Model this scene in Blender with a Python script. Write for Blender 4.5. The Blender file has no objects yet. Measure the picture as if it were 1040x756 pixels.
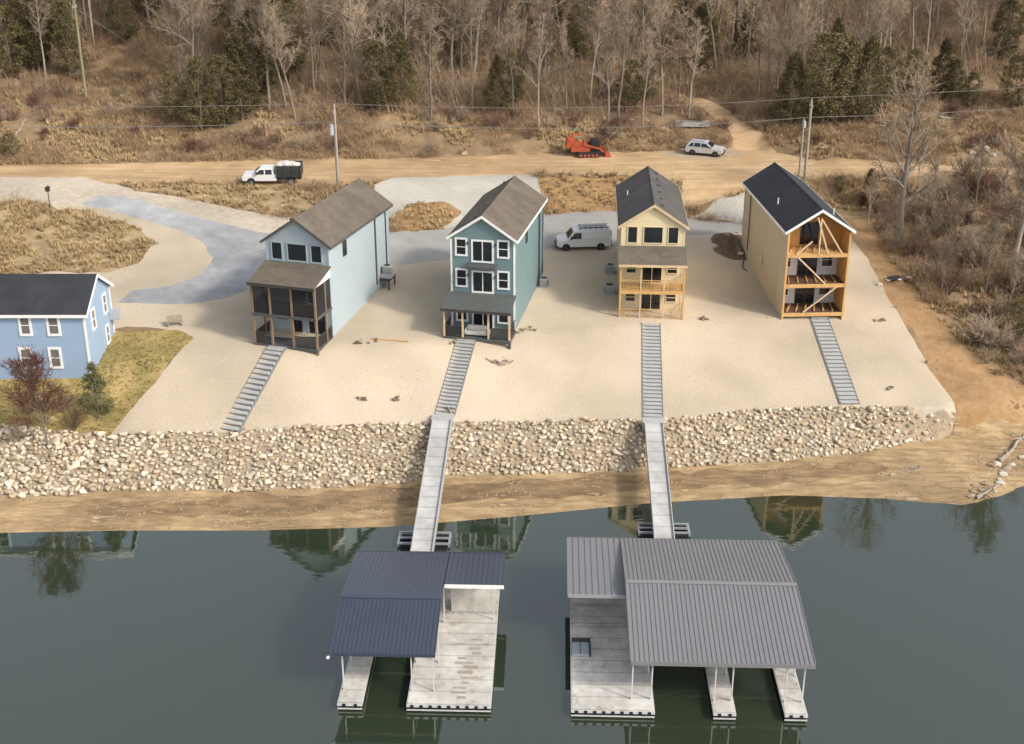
import bpy, bmesh, math, random
import numpy as np
from math import sin, cos, tan, radians, pi, atan2, sqrt, hypot
from mathutils import Vector, Matrix, geometry

sc = bpy.context.scene
col = sc.collection
# ------------------------------------------------------------------ camera
F_PX, PITCH, CAM_Z = 1314.0, radians(22.7), 48.0
cd = bpy.data.cameras.new('camera'); cam = bpy.data.objects.new('camera', cd); col.objects.link(cam)
cam.location = (0, 0, CAM_Z); cam.rotation_euler = (pi/2 - PITCH, 0, 0)
cd.sensor_fit = 'HORIZONTAL'; cd.sensor_width = 36; cd.lens = 36*F_PX/1040; cd.clip_start = 1; cd.clip_end = 5000
sc.camera = cam
# ------------------------------------------------------------------ light
SUN_AZ, SUN_EL = radians(122), radians(37)
w = bpy.data.worlds.new('World'); sc.world = w; w.use_nodes = True
nt = w.node_tree; bg = nt.nodes['Background']; sky = nt.nodes.new('ShaderNodeTexSky')
sky.sky_type = 'NISHITA'; sky.sun_disc = False; sky.sun_elevation = SUN_EL; sky.sun_rotation = SUN_AZ
sky.air_density = 1.0; sky.dust_density = 3.0; sky.ozone_density = 1.0
hs_ = nt.nodes.new('ShaderNodeHueSaturation'); hs_.inputs['Saturation'].default_value = .45; nt.links.new(sky.outputs[0], hs_.inputs['Color']); nt.links.new(hs_.outputs[0], bg.inputs[0]); bg.inputs[1].default_value = 0.15   # thin high cloud whitens the sky
sl = bpy.data.lights.new('sun', 'SUN'); sl.energy = 1.85; sl.angle = radians(7.0); sl.color = (1, .93, .83)
so = bpy.data.objects.new('sun', sl); col.objects.link(so)
sv = Vector((sin(SUN_AZ)*cos(SUN_EL), cos(SUN_AZ)*cos(SUN_EL), sin(SUN_EL)))
so.rotation_euler = sv.to_track_quat('Z', 'Y').to_euler(); so.location = sv*300
sc.view_settings.view_transform = 'Standard'; sc.view_settings.look = 'None'
sc.view_settings.exposure = 0.62; sc.view_settings.gamma = 1
try: sc.view_settings.use_curve_mapping = False
except Exception: pass

# ------------------------------------------------------------------ projection helpers (photo pixel -> place in the world)
def ray(px, py):
    a = (px-520)/F_PX; b = -(py-378)/F_PX
    return (a, cos(PITCH)+b*sin(PITCH), -sin(PITCH)+b*cos(PITCH))
def at_z(px, py, z):
    r = ray(px, py); t = (z-CAM_Z)/r[2]; return (r[0]*t, r[1]*t)
def at_y(px, py, Y):
    r = ray(px, py); t = Y/r[1]; return (r[0]*t, Y, CAM_Z+r[2]*t)
def px_m(y, z): return (y*cos(PITCH)+(CAM_Z-z)*sin(PITCH))/F_PX     # metres per pixel there

# ------------------------------------------------------------------ terrain
def line(z, pts):
    P = sorted(at_z(px, py, zz if (zz := (rest[0] if rest else z)) is not None else z) + ((rest[0] if rest else z),) for px, py, *rest in pts)
    P = np.array(P); return P
BR = [
 line(0.0, [(-120,546),(0,541),(130,539),(260,539),(400,535),(520,525),(580,519),(660,511),(800,503),(900,507),(980,514),(1015,505),(1040,494),(1150,465)]),
 line(0.9, [(-120,506),(0,505),(60,500),(130,497),(260,497),(400,490),(460,483),(520,482),(660,475),(800,467),(860,459),(900,455),(965,442),(1040,442),(1150,420)]),
 line(3.3, [(-120,425),(0,430),(130,440),(250,437),(400,430),(520,428),(640,427),(700,424),(760,416),(860,413),(960,415),(1040,402),(1150,380)]),
 line(6.95, [(-120,370,6.0),(0,376,6.0),(95,376,6.0),(180,362,6.6),(290,356),(480,347),(570,338),(660,329),(800,321),(870,318),(1040,300),(1150,290)]),
 line(8.4, [(-120,290,8.0),(0,288,8.0),(120,305,8.0),(200,302,8.0),(270,290,8.2),(400,266),(450,262),(560,251),(620,250),(700,240),(760,236),(900,232),(1040,222),(1150,215)]),
 line(8.8, [(-120,276,8.4),(0,275,8.4),(110,270,8.5),(190,262,8.6),(262,246,8.7),(400,238),(450,233),(550,217),(620,213),(700,214),(760,214),(900,212),(1040,205),(1150,200)]),
 line(11.0, [(-120,200),(0,200),(110,196),(200,190),(260,192),(340,190),(400,182),(550,178),(640,178),(700,186),(780,188),(850,186),(1040,183),(1150,182)]),
 line(11.6, [(-120,165),(0,166),(260,163),(400,160),(550,157),(620,155),(700,150),(770,152),(850,166),(1040,171),(1150,170)]),
 line(13.4, [(-120,136),(0,138),(260,138),(400,138),(550,136),(700,130),(850,140),(1040,145),(1150,145)]),
]
HXY = [(178, 18.5), (200, 26.5), (245, 43), (320, 62), (500, 95), (900, 120)]
def vnoise(x, y, seed=0):
    xi = np.floor(x).astype(np.int64); yi = np.floor(y).astype(np.int64); fx = x-xi; fy = y-yi
    fx = fx*fx*(3-2*fx); fy = fy*fy*(3-2*fy)
    def h(a, b):
        n = (a*374761393 + b*668265263 + seed*974711) & 0xffffffff
        n = ((n ^ (n >> 13))*1274126177) & 0xffffffff
        return ((n ^ (n >> 16)) & 0xffff)/65535.0
    return (h(xi,yi)*(1-fx)+h(xi+1,yi)*fx)*(1-fy)+(h(xi,yi+1)*(1-fx)+h(xi+1,yi+1)*fx)*fy*1.0
def fbm(x, y, seed=0, o=4):
    s = 0; a = .5; t = 0
    for i in range(o):
        s = s + a*(vnoise(x, y, seed+i)-.5); t += a; a *= .5; x = x*2.03+7.1; y = y*2.03+3.3
    return s/t*2
def terrain(X, Y):
    X = np.asarray(X, float); Y = np.asarray(Y, float)
    ys = [np.interp(X, b[:,0], b[:,1]) for b in BR]; zs = [np.interp(X, b[:,0], b[:,2]) for b in BR]
    ys = [ys[0]-12] + ys; zs = [np.full_like(X, -2.2)] + zs
    for yy, zz in HXY: ys.append(np.full_like(X, yy)); zs.append(np.full_like(X, zz))
    for i in range(1, len(ys)): ys[i] = np.maximum(ys[i], ys[i-1]+.4)
    z = np.where(Y < ys[0], -2.2-np.clip((ys[0]-Y)*.05, 0, 4), zs[-1])
    for i in range(len(ys)-1):
        t = (Y-ys[i])/(ys[i+1]-ys[i]); m = (t >= 0) & (t < 1)
        z = np.where(m, zs[i]+(zs[i+1]-zs[i])*t, z)
    hill = np.clip((Y-ys[8])/25, 0, 1)
    z = z + hill*(1.6*fbm(X/22, Y/22, 5)+.5*fbm(X/4, Y/4, 9))
    side = np.clip((np.abs(X+8)-75)/120, 0, 1); z = z + side*np.clip((Y-110)/40, 0, 1)*12
    wild = np.clip((X-44)/8, 0, 1)*np.clip((Y-102)/10, 0, 1)*np.clip((150-Y)/10, 0, 1)
    z = z + wild*(.9*fbm(X/6, Y/6, 21)+1.2)
    bank = np.clip((-34-X)/6, 0, 1)*np.clip((Y-114)/5, 0, 1)*np.clip((142-Y)/6, 0, 1)
    z = z + bank*.7*fbm(X/5, Y/5, 33)
    return z
def gz(x, y): return float(terrain(np.array([x]), np.array([y]))[0])
def ground(px, py, _=None):
    r = ray(px, py); t = np.linspace(60, 420, 2400)
    zz = CAM_Z+r[2]*t-terrain(r[0]*t, r[1]*t); i = int(np.argmax(zz < 0))
    if i == 0: i = 1
    a, b = zz[i-1], zz[i]; tt = t[i-1]+(t[i]-t[i-1])*a/(a-b)
    x, y = r[0]*tt, r[1]*tt; return (x, y, gz(x, y))

# ------------------------------------------------------------------ materials
MATS = {}
def nodes(name):
    m = bpy.data.materials.new(name); m.use_nodes = True; n = m.node_tree
    return m, n, n.nodes['Principled BSDF']
def mat(name, c1, c2=None, scale=3.0, rough=.8, metal=0, bump=0, bscale=None, c3=None, detail=6, stretch=None, spec=.5, contrast=.3, big=None, mid=None, island=0, attr=None, lines=None):
    """procedural surface: one to three own colours mixed by noise, bump from the same noise"""
    if name in MATS: return MATS[name]
    m, n, b = nodes(name); N = n.nodes; L = n.links
    tc = N.new('ShaderNodeTexCoord'); src = tc.outputs['Object']
    if stretch:
        mp = N.new('ShaderNodeMapping'); mp.inputs['Scale'].default_value = stretch; L.new(src, mp.inputs[0]); src = mp.outputs[0]
    b.inputs['Roughness'].default_value = rough; b.inputs['Metallic'].default_value = metal
    b.inputs['Specular IOR Level'].default_value = spec
    no = N.new('ShaderNodeTexNoise'); no.inputs['Scale'].default_value = scale; no.inputs['Detail'].default_value = detail+2; no.inputs['Roughness'].default_value = .66; L.new(src, no.inputs[0])
    cr = N.new('ShaderNodeValToRGB'); e = cr.color_ramp
    c2 = c2 or tuple(v*.85 for v in c1)
    e.elements[0].position = .5-contrast/2; e.elements[0].color = (*c1, 1); e.elements[1].position = .5+contrast/2; e.elements[1].color = (*c2, 1)
    if c3: k = e.elements.new(.5+contrast*.62); k.color = (*c3, 1)
    L.new(no.outputs[0], cr.inputs[0]); out = cr.outputs[0]
    def mul(out, fac_out, lo, hi):
        mr = N.new('ShaderNodeMapRange'); mr.inputs[1].default_value = .3; mr.inputs[2].default_value = .7
        mr.inputs[3].default_value = lo; mr.inputs[4].default_value = hi; L.new(fac_out, mr.inputs[0])
        vm = N.new('ShaderNodeVectorMath'); vm.operation = 'SCALE'; L.new(out, vm.inputs[0]); L.new(mr.outputs[0], vm.inputs[3]); return vm.outputs[0]
    if big:
        n2 = N.new('ShaderNodeTexNoise'); n2.inputs['Scale'].default_value = big; n2.inputs['Detail'].default_value = 3; L.new(tc.outputs['Object'], n2.inputs[0])
        out = mul(out, n2.outputs[0], .8, 1.15)
    if mid:
        n4 = N.new('ShaderNodeTexNoise'); n4.inputs['Scale'].default_value = mid; n4.inputs['Detail'].default_value = 5; n4.inputs['Roughness'].default_value = .7; L.new(tc.outputs['Object'], n4.inputs[0])
        out = mul(out, n4.outputs[0], .86, 1.1)
    if attr:
        at = N.new('ShaderNodeAttribute'); at.attribute_name = attr
        vm = N.new('ShaderNodeVectorMath'); vm.operation = 'MULTIPLY'; L.new(out, vm.inputs[0]); L.new(at.outputs['Color'], vm.inputs[1]); out = vm.outputs[0]
    if island:
        oi = N.new('ShaderNodeObjectInfo'); mr = N.new('ShaderNodeMapRange'); mr.inputs[3].default_value = 1-island; mr.inputs[4].default_value = 1+island
        L.new(oi.outputs['Random'], mr.inputs[0]); vm = N.new('ShaderNodeVectorMath'); vm.operation = 'SCALE'; L.new(out, vm.inputs[0]); L.new(mr.outputs[0], vm.inputs[3]); out = vm.outputs[0]
    L.new(out, b.inputs['Base Color'])
    h = None
    if lines:      # (axis, period in m, strength): siding courses, standing seams, planks
        ax, per, st = lines
        sx = N.new('ShaderNodeSeparateXYZ'); L.new(tc.outputs['Object'], sx.inputs[0])
        dv = N.new('ShaderNodeMath'); dv.operation = 'DIVIDE'; dv.inputs[1].default_value = per; L.new(sx.outputs[ax], dv.inputs[0])
        fr = N.new('ShaderNodeMath'); fr.operation = 'FRACT'; L.new(dv.outputs[0], fr.inputs[0])
        bp = N.new('ShaderNodeBump'); bp.inputs['Strength'].default_value = st; bp.inputs['Distance'].default_value = .03; L.new(fr.outputs[0], bp.inputs['Height']); h = bp
        gr = N.new('ShaderNodeMath'); gr.operation = 'GREATER_THAN'; gr.inputs[1].default_value = .1; L.new(fr.outputs[0], gr.inputs[0])
        mr = N.new('ShaderNodeMapRange'); mr.inputs[3].default_value = .72; mr.inputs[4].default_value = 1; L.new(gr.outputs[0], mr.inputs[0])
        vm = N.new('ShaderNodeVectorMath'); vm.operation = 'SCALE'; L.new(out, vm.inputs[0]); L.new(mr.outputs[0], vm.inputs[3]); L.new(vm.outputs[0], b.inputs['Base Color'])
    if bump:
        n3 = N.new('ShaderNodeTexNoise'); n3.inputs['Scale'].default_value = bscale or scale*3; n3.inputs['Detail'].default_value = 5; L.new(src, n3.inputs[0])
        bp = N.new('ShaderNodeBump'); bp.inputs['Strength'].default_value = bump; bp.inputs['Distance'].default_value = .08; L.new(n3.outputs[0], bp.inputs['Height'])
        if h: L.new(h.outputs[0], bp.inputs['Normal'])
        h = bp
    if h: L.new(h.outputs[0], b.inputs['Normal'])
    MATS[name] = m; return m
M = {}
def defm(k, *a, **kw): M[k] = mat(k, *a, **kw); return M[k]
# ground
defm('gravel', (.45,.367,.262), (.51,.43,.325), scale=6, bump=.6, bscale=7, contrast=.35, c3=(.38,.29,.195), big=.1, rough=.95, spec=.2)
defm('white_gravel', (0.377,0.353,0.300), (0.467,0.443,0.382), scale=3.5, bump=.8, bscale=6, contrast=.3, c3=(0.271,0.254,0.215), big=.15, rough=.95, spec=.2)
defm('pale_gravel', (.46,.39,.30), (.55,.475,.375), scale=2.5, bump=.5, bscale=8, contrast=.35, c3=(.38,.31,.225), big=.1, mid=1.2, rough=.95, spec=.2)
defm('asphalt', (.30,.305,.31), (.37,.37,.365), scale=.5, contrast=.45, bump=.1, bscale=20, c3=(.41,.395,.37), big=.12, mid=.5, rough=.85, spec=.3)
defm('concrete_drive', (0.290,0.282,0.258), (0.370,0.352,0.320), scale=.4, contrast=.5, bump=.1, bscale=20, big=.1, rough=.85, spec=.3)
defm('dirt_road', (.51,.365,.215), (.39,.255,.135), scale=1.0, contrast=.25, c3=(.62,.49,.335), bump=.6, bscale=4, stretch=(.12,1,1), rough=.95, spec=.1, big=.12, mid=.4)
defm('red_soil', (.30,.175,.08), (.36,.24,.13), scale=.9, contrast=.25, c3=(.20,.11,.05), bump=1, bscale=3, rough=.95, spec=.1, big=.16, mid=.5)
defm('mud', (.30,.20,.105), (.15,.10,.055), scale=1.7, contrast=.25, c3=(.40,.285,.165), bump=1, bscale=4, stretch=(.25,1,1), rough=.85, spec=.25, big=.2, mid=.6)
defm('wet_sand', (.42,.30,.165), (.24,.16,.085), scale=1.7, contrast=.25, c3=(.50,.385,.24), bump=1, bscale=4, stretch=(.25,1,1), rough=.9, spec=.2, big=.15, mid=.6)
defm('under_stone', (.40,.325,.23), (.26,.20,.14), scale=3, contrast=.35, bump=1, bscale=6, rough=.95, spec=.1)
defm('lawn', (.44,.325,.14), (.25,.205,.075), scale=.35, contrast=.25, c3=(.50,.385,.20), bump=.8, bscale=10, rough=.95, spec=.1, big=.2)
defm('brush_soil', (.34,.24,.135), (.20,.135,.08), scale=.6, contrast=.3, c3=(.47,.35,.205), bump=1, bscale=3, rough=.95, spec=.1, big=.15)
defm('bank_grass', (.40,.31,.18), (.25,.175,.095), scale=.8, contrast=.35, c3=(.48,.39,.25), bump=1, bscale=3, rough=.95, spec=.1, big=.15)
defm('leaf_litter', (.27,.18,.105), (.145,.103,.068), scale=.35, contrast=.3, c3=(.37,.245,.135), bump=1, bscale=2, rough=.95, spec=.1, big=.07)
# things
defm('stone', (.58,.51,.395), (.44,.375,.28), scale=1.6, contrast=.5, bump=.4, bscale=6, rough=.9, spec=.2, attr='tone')
defm('boulder', (.56,.51,.43), (.42,.37,.30), scale=1.6, contrast=.5, bump=.4, bscale=6, rough=.9, spec=.2)
defm('clod', (.34,.25,.155), (.24,.165,.095), scale=1.6, rough=.95)
defm('shingle_brown', (.155,.13,.10), (.105,.087,.068), scale=2.2, contrast=.5, bump=.4, bscale=12, rough=.9, c3=(.20,.17,.13), spec=.3, big=.5)
defm('shingle_grey', (.11,.10,.092), (.075,.07,.066), scale=2.5, contrast=.5, bump=.4, bscale=12, rough=.9, c3=(.14,.13,.12), spec=.3, big=.5)
defm('shingle_dark', (.04,.043,.047), (.028,.03,.034), scale=2.5, contrast=.5, bump=.4, bscale=12, rough=.85, spec=.35, big=.5)
defm('siding_pale', (0.385,0.452,0.479), (0.362,0.429,0.456), scale=.5, rough=.6, lines=(2,.2,.5))
defm('siding_teal', (.16,.24,.25), (.145,.22,.23), scale=.5, rough=.6, lines=(2,.2,.5))
defm('siding_yellow', (.70,.58,.37), (.66,.54,.34), scale=.5, rough=.6, lines=(2,.2,.4))
defm('siding_tan', (0.540,0.456,0.331), (0.504,0.425,0.304), scale=.5, rough=.6, lines=(2,.2,.5))
defm('siding_blue', (.31,.42,.57), (.29,.40,.54), scale=.5, rough=.6, lines=(2,.2,.5))
defm('white_trim', (.80,.79,.76), (.74,.73,.70), scale=2, rough=.5)
defm('dark_trim', (.05,.045,.042), scale=2, rough=.6)
defm('glass', (.012,.014,.016), (.02,.022,.024), scale=.7, rough=.06, spec=.6)
defm('screen', (.03,.03,.032), (.045,.044,.043), scale=8, rough=.7)
defm('lumber', (.58,.36,.14), (.45,.26,.095), scale=2, rough=.8, stretch=(1,1,.3), bump=.2)
defm('pale_lumber', (.62,.46,.28), (.52,.37,.21), scale=2, rough=.8)
defm('plywood', (.70,.40,.14), (.60,.31,.10), scale=1.2, rough=.75, c3=(.74,.46,.19))
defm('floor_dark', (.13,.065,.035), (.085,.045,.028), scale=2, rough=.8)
defm('house_wrap', (.72,.71,.70), (.62,.60,.60), scale=.8, rough=.6)
defm('post_brown', (.25,.165,.10), (.19,.125,.075), scale=2, rough=.8)
defm('deck_grey', (.085,.09,.09), (.06,.065,.065), scale=2, rough=.75)
defm('porch_roof_green', (.10,.108,.10), (.075,.083,.078), scale=2, rough=.5, bump=.1)
defm('step_grey', (.46,.455,.43), (.34,.34,.325), scale=1.2, contrast=.5, rough=.9, bump=.2, c3=(.53,.52,.49))
defm('step_side', (.20,.20,.20), scale=2, rough=.9)
defm('gangway', (.50,.49,.47), (.38,.37,.355), scale=1.2, contrast=.4, rough=.85, lines=(1,1.22,.3), c3=(.56,.55,.53), big=.5)
defm('dock_deck', (.60,.575,.53), (.48,.45,.395), scale=1.1, contrast=.22, rough=.8, c3=(.38,.34,.275), bump=.15, lines=(1,1.22,.1), big=.35, mid=.9)
defm('steel', (.52,.53,.54), (.44,.45,.46), scale=2, rough=.45, metal=.6)
defm('white_steel', (.56,.56,.55), scale=2, rough=.5)
defm('float_black', (.015,.016,.018), scale=2, rough=.5)
defm('metal_roof_dark', (.048,.058,.085), (.040,.050,.074), scale=.3, rough=.27, metal=.0, spec=.9, contrast=.5)
defm('metal_roof_grey', (0.222,0.218,0.222), (0.199,0.195,0.199), scale=.3, rough=.45, metal=.1, contrast=.5)
defm('pole_wood', (.36,.32,.27), (.27,.235,.19), scale=1.2, rough=.9, stretch=(3,3,.4), bump=.3)
defm('pole_green', (.27,.25,.14), (.20,.185,.10), scale=1.2, rough=.9, stretch=(3,3,.4), bump=.3)
defm('transformer', (.42,.43,.44), scale=2, rough=.5)
defm('wire', (.22,.21,.20), scale=2, rough=.6)
defm('car_white', (.76,.76,.76), (.72,.72,.72), scale=1, rough=.25, spec=.6)
defm('car_silver', (.60,.61,.62), (.56,.57,.58), scale=1, rough=.3, metal=.3)
defm('rubber', (.02,.02,.02), scale=3, rough=.8)
defm('rim', (.35,.35,.36), scale=3, rough=.4, metal=.5)
defm('lamp_glass', (.55,.55,.52), scale=3, rough=.1)
defm('tail_red', (.35,.02,.015), scale=3, rough=.2)
defm('bed_dark', (.045,.048,.045), (.03,.032,.03), scale=3, rough=.7)
defm('orange_paint', (.42,.085,.035), (.30,.055,.025), scale=3, rough=.6)
defm('black_paint', (.02,.021,.022), (.03,.03,.03), scale=2, rough=.5)
defm('sack', (.65,.63,.58), (.5,.48,.43), scale=4, rough=.9, bump=.5)
defm('bark', (0.240,0.198,0.156), (0.156,0.126,0.102), scale=3, rough=.95, stretch=(1,1,.3), bump=.5, c3=(0.324,0.276,0.228), island=.35)
defm('bark_pale', (.29,.245,.195), (.20,.165,.13), scale=2, rough=.95, stretch=(1,1,.3), bump=.4, c3=(.38,.335,.275), island=.3)
defm('twig', (0.282,0.216,0.150), (0.360,0.282,0.204), scale=1, rough=.95, island=.35, spec=.1)
defm('twig_red', (.17,.085,.06), (.13,.07,.052), scale=1, rough=.95, spec=.1)
defm('needles', (.105,.092,.044), (.16,.13,.062), scale=1.0, rough=.9, c3=(.24,.175,.09), spec=.1, island=.35, contrast=.4)
defm('needles_rust', (.14,.06,.03), (.09,.05,.028), scale=1.0, rough=.9, spec=.1)
defm('dry_grass', (.56,.43,.24), (.33,.225,.115), scale=.4, rough=.95, c3=(.66,.53,.32), spec=.1, contrast=.3)
defm('dry_brush', (0.437,0.310,0.184), (0.265,0.178,0.109), scale=.25, rough=.95, c3=(0.575,0.425,0.253), spec=.1, contrast=.4)
defm('driftwood', (.36,.31,.25), (.24,.195,.15), scale=2, rough=.9)
defm('cut_earth', (0.400,0.255,0.120), (0.220,0.135,0.065), scale=.9, contrast=.3, c3=(0.470,0.330,0.190), bump=1, bscale=3, rough=.95, spec=.1, big=.3)
defm('gangway_side', (.42,.42,.42), scale=2, rough=.5)
defm('pullout_dirt', (0.414,0.333,0.243), (0.342,0.261,0.171), scale=1.2, contrast=.3, c3=(0.468,0.405,0.324), bump=.5, bscale=5, rough=.95, spec=.1)
defm('earth_pile', (.10,.065,.04), (.16,.11,.07), scale=1.5, rough=.95, bump=1, bscale=4)
defm('blue_tarp', (.10,.16,.25), scale=2, rough=.6)

# ------------------------------------------------------------------ tagging
def tag(o, label, cat, group=None, kind=None):
    o['label'] = label; o['category'] = cat
    if group: o['group'] = group
    if kind: o['kind'] = kind
    return o
def thing(name, label, cat, loc=(0,0,0), rz=0, group=None):
    o = bpy.data.objects.new(name, None); o.empty_display_size = .3; col.objects.link(o)
    o.location = loc; o.rotation_euler = (0,0,rz); return tag(o, label, cat, group)
def copy_tree(o, parent=None):
    c = o.copy(); col.objects.link(c)
    if parent is not None: c.parent = parent
    for ch in o.children: copy_tree(ch, c)
    return c
class MB:
    def __init__(s): s.v = []; s.f = []
    def add(s, vs, fs):
        n = len(s.v); s.v += [tuple(v) for v in vs]; s.f += [tuple(i+n for i in f) for f in fs]; return s
    def box(s, x0, x1, y0, y1, z0, z1):
        return s.add([(x0,y0,z0),(x1,y0,z0),(x1,y1,z0),(x0,y1,z0),(x0,y0,z1),(x1,y0,z1),(x1,y1,z1),(x0,y1,z1)],
                     [(0,3,2,1),(4,5,6,7),(0,1,5,4),(1,2,6,5),(2,3,7,6),(3,0,4,7)])
    def tube(s, a, b, r, n=6, r2=None, cap=True):
        a = Vector(a); b = Vector(b); d = b-a
        if d.length < 1e-6: return s
        d.normalize(); u = d.orthogonal().normalized(); w_ = d.cross(u); r2 = r if r2 is None else r2
        vs = [a+(u*cos(2*pi*i/n)+w_*sin(2*pi*i/n))*r for i in range(n)]+[b+(u*cos(2*pi*i/n)+w_*sin(2*pi*i/n))*r2 for i in range(n)]
        fs = [(i,(i+1)%n,n+(i+1)%n,n+i) for i in range(n)]
        if cap: fs += [tuple(reversed(range(n))), tuple(range(n,2*n))]
        return s.add(vs, fs)
    def beam(s, a, b, w_, h):      # rectangular bar between two points
        a = Vector(a); b = Vector(b); d = (b-a).normalized(); up = Vector((0,0,1)) if abs(d.z) < .95 else Vector((0,1,0))
        u = d.cross(up).normalized()*w_/2; k = u.cross(d).normalized()*h/2
        vs = [a-u-k,a+u-k,a+u+k,a-u+k,b-u-k,b+u-k,b+u+k,b-u+k]
        return s.add(vs, [(0,3,2,1),(4,5,6,7),(0,1,5,4),(1,2,6,5),(2,3,7,6),(3,0,4,7)])
    def prism(s, prof, y0, y1):    # (x,z) outline pushed from y0 to y1
        n = len(prof); vs = [(x,y0,z) for x,z in prof]+[(x,y1,z) for x,z in prof]
        return s.add(vs, [tuple(range(n)), tuple(reversed(range(n,2*n)))]+[(i,n+i,n+(i+1)%n,(i+1)%n) for i in range(n)])
    def slab(s, q, t):             # a quad thickened downwards
        q = [Vector(p) for p in q]; vs = q+[p-Vector((0,0,t)) for p in q]
        return s.add(vs, [(0,1,2,3),(7,6,5,4)]+[(i,4+i,4+(i+1)%4,(i+1)%4) for i in range(4)])
    def build(s, name, m, parent=None, bevel=0, smooth=False):
        me = bpy.data.meshes.new(name); me.from_pydata(s.v, [], s.f); me.materials.append(m)
        bm = bmesh.new(); bm.from_mesh(me); bmesh.ops.recalc_face_normals(bm, faces=bm.faces)
        if bevel: bmesh.ops.bevel(bm, geom=bm.edges[:], offset=bevel, segments=2, affect='EDGES', clamp_overlap=True)
        bm.to_mesh(me); bm.free()
        if smooth:
            for p_ in me.polygons: p_.use_smooth = True
        o = bpy.data.objects.new(name, me); col.objects.link(o)
        if parent is not None: o.parent = parent
        return o

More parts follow.
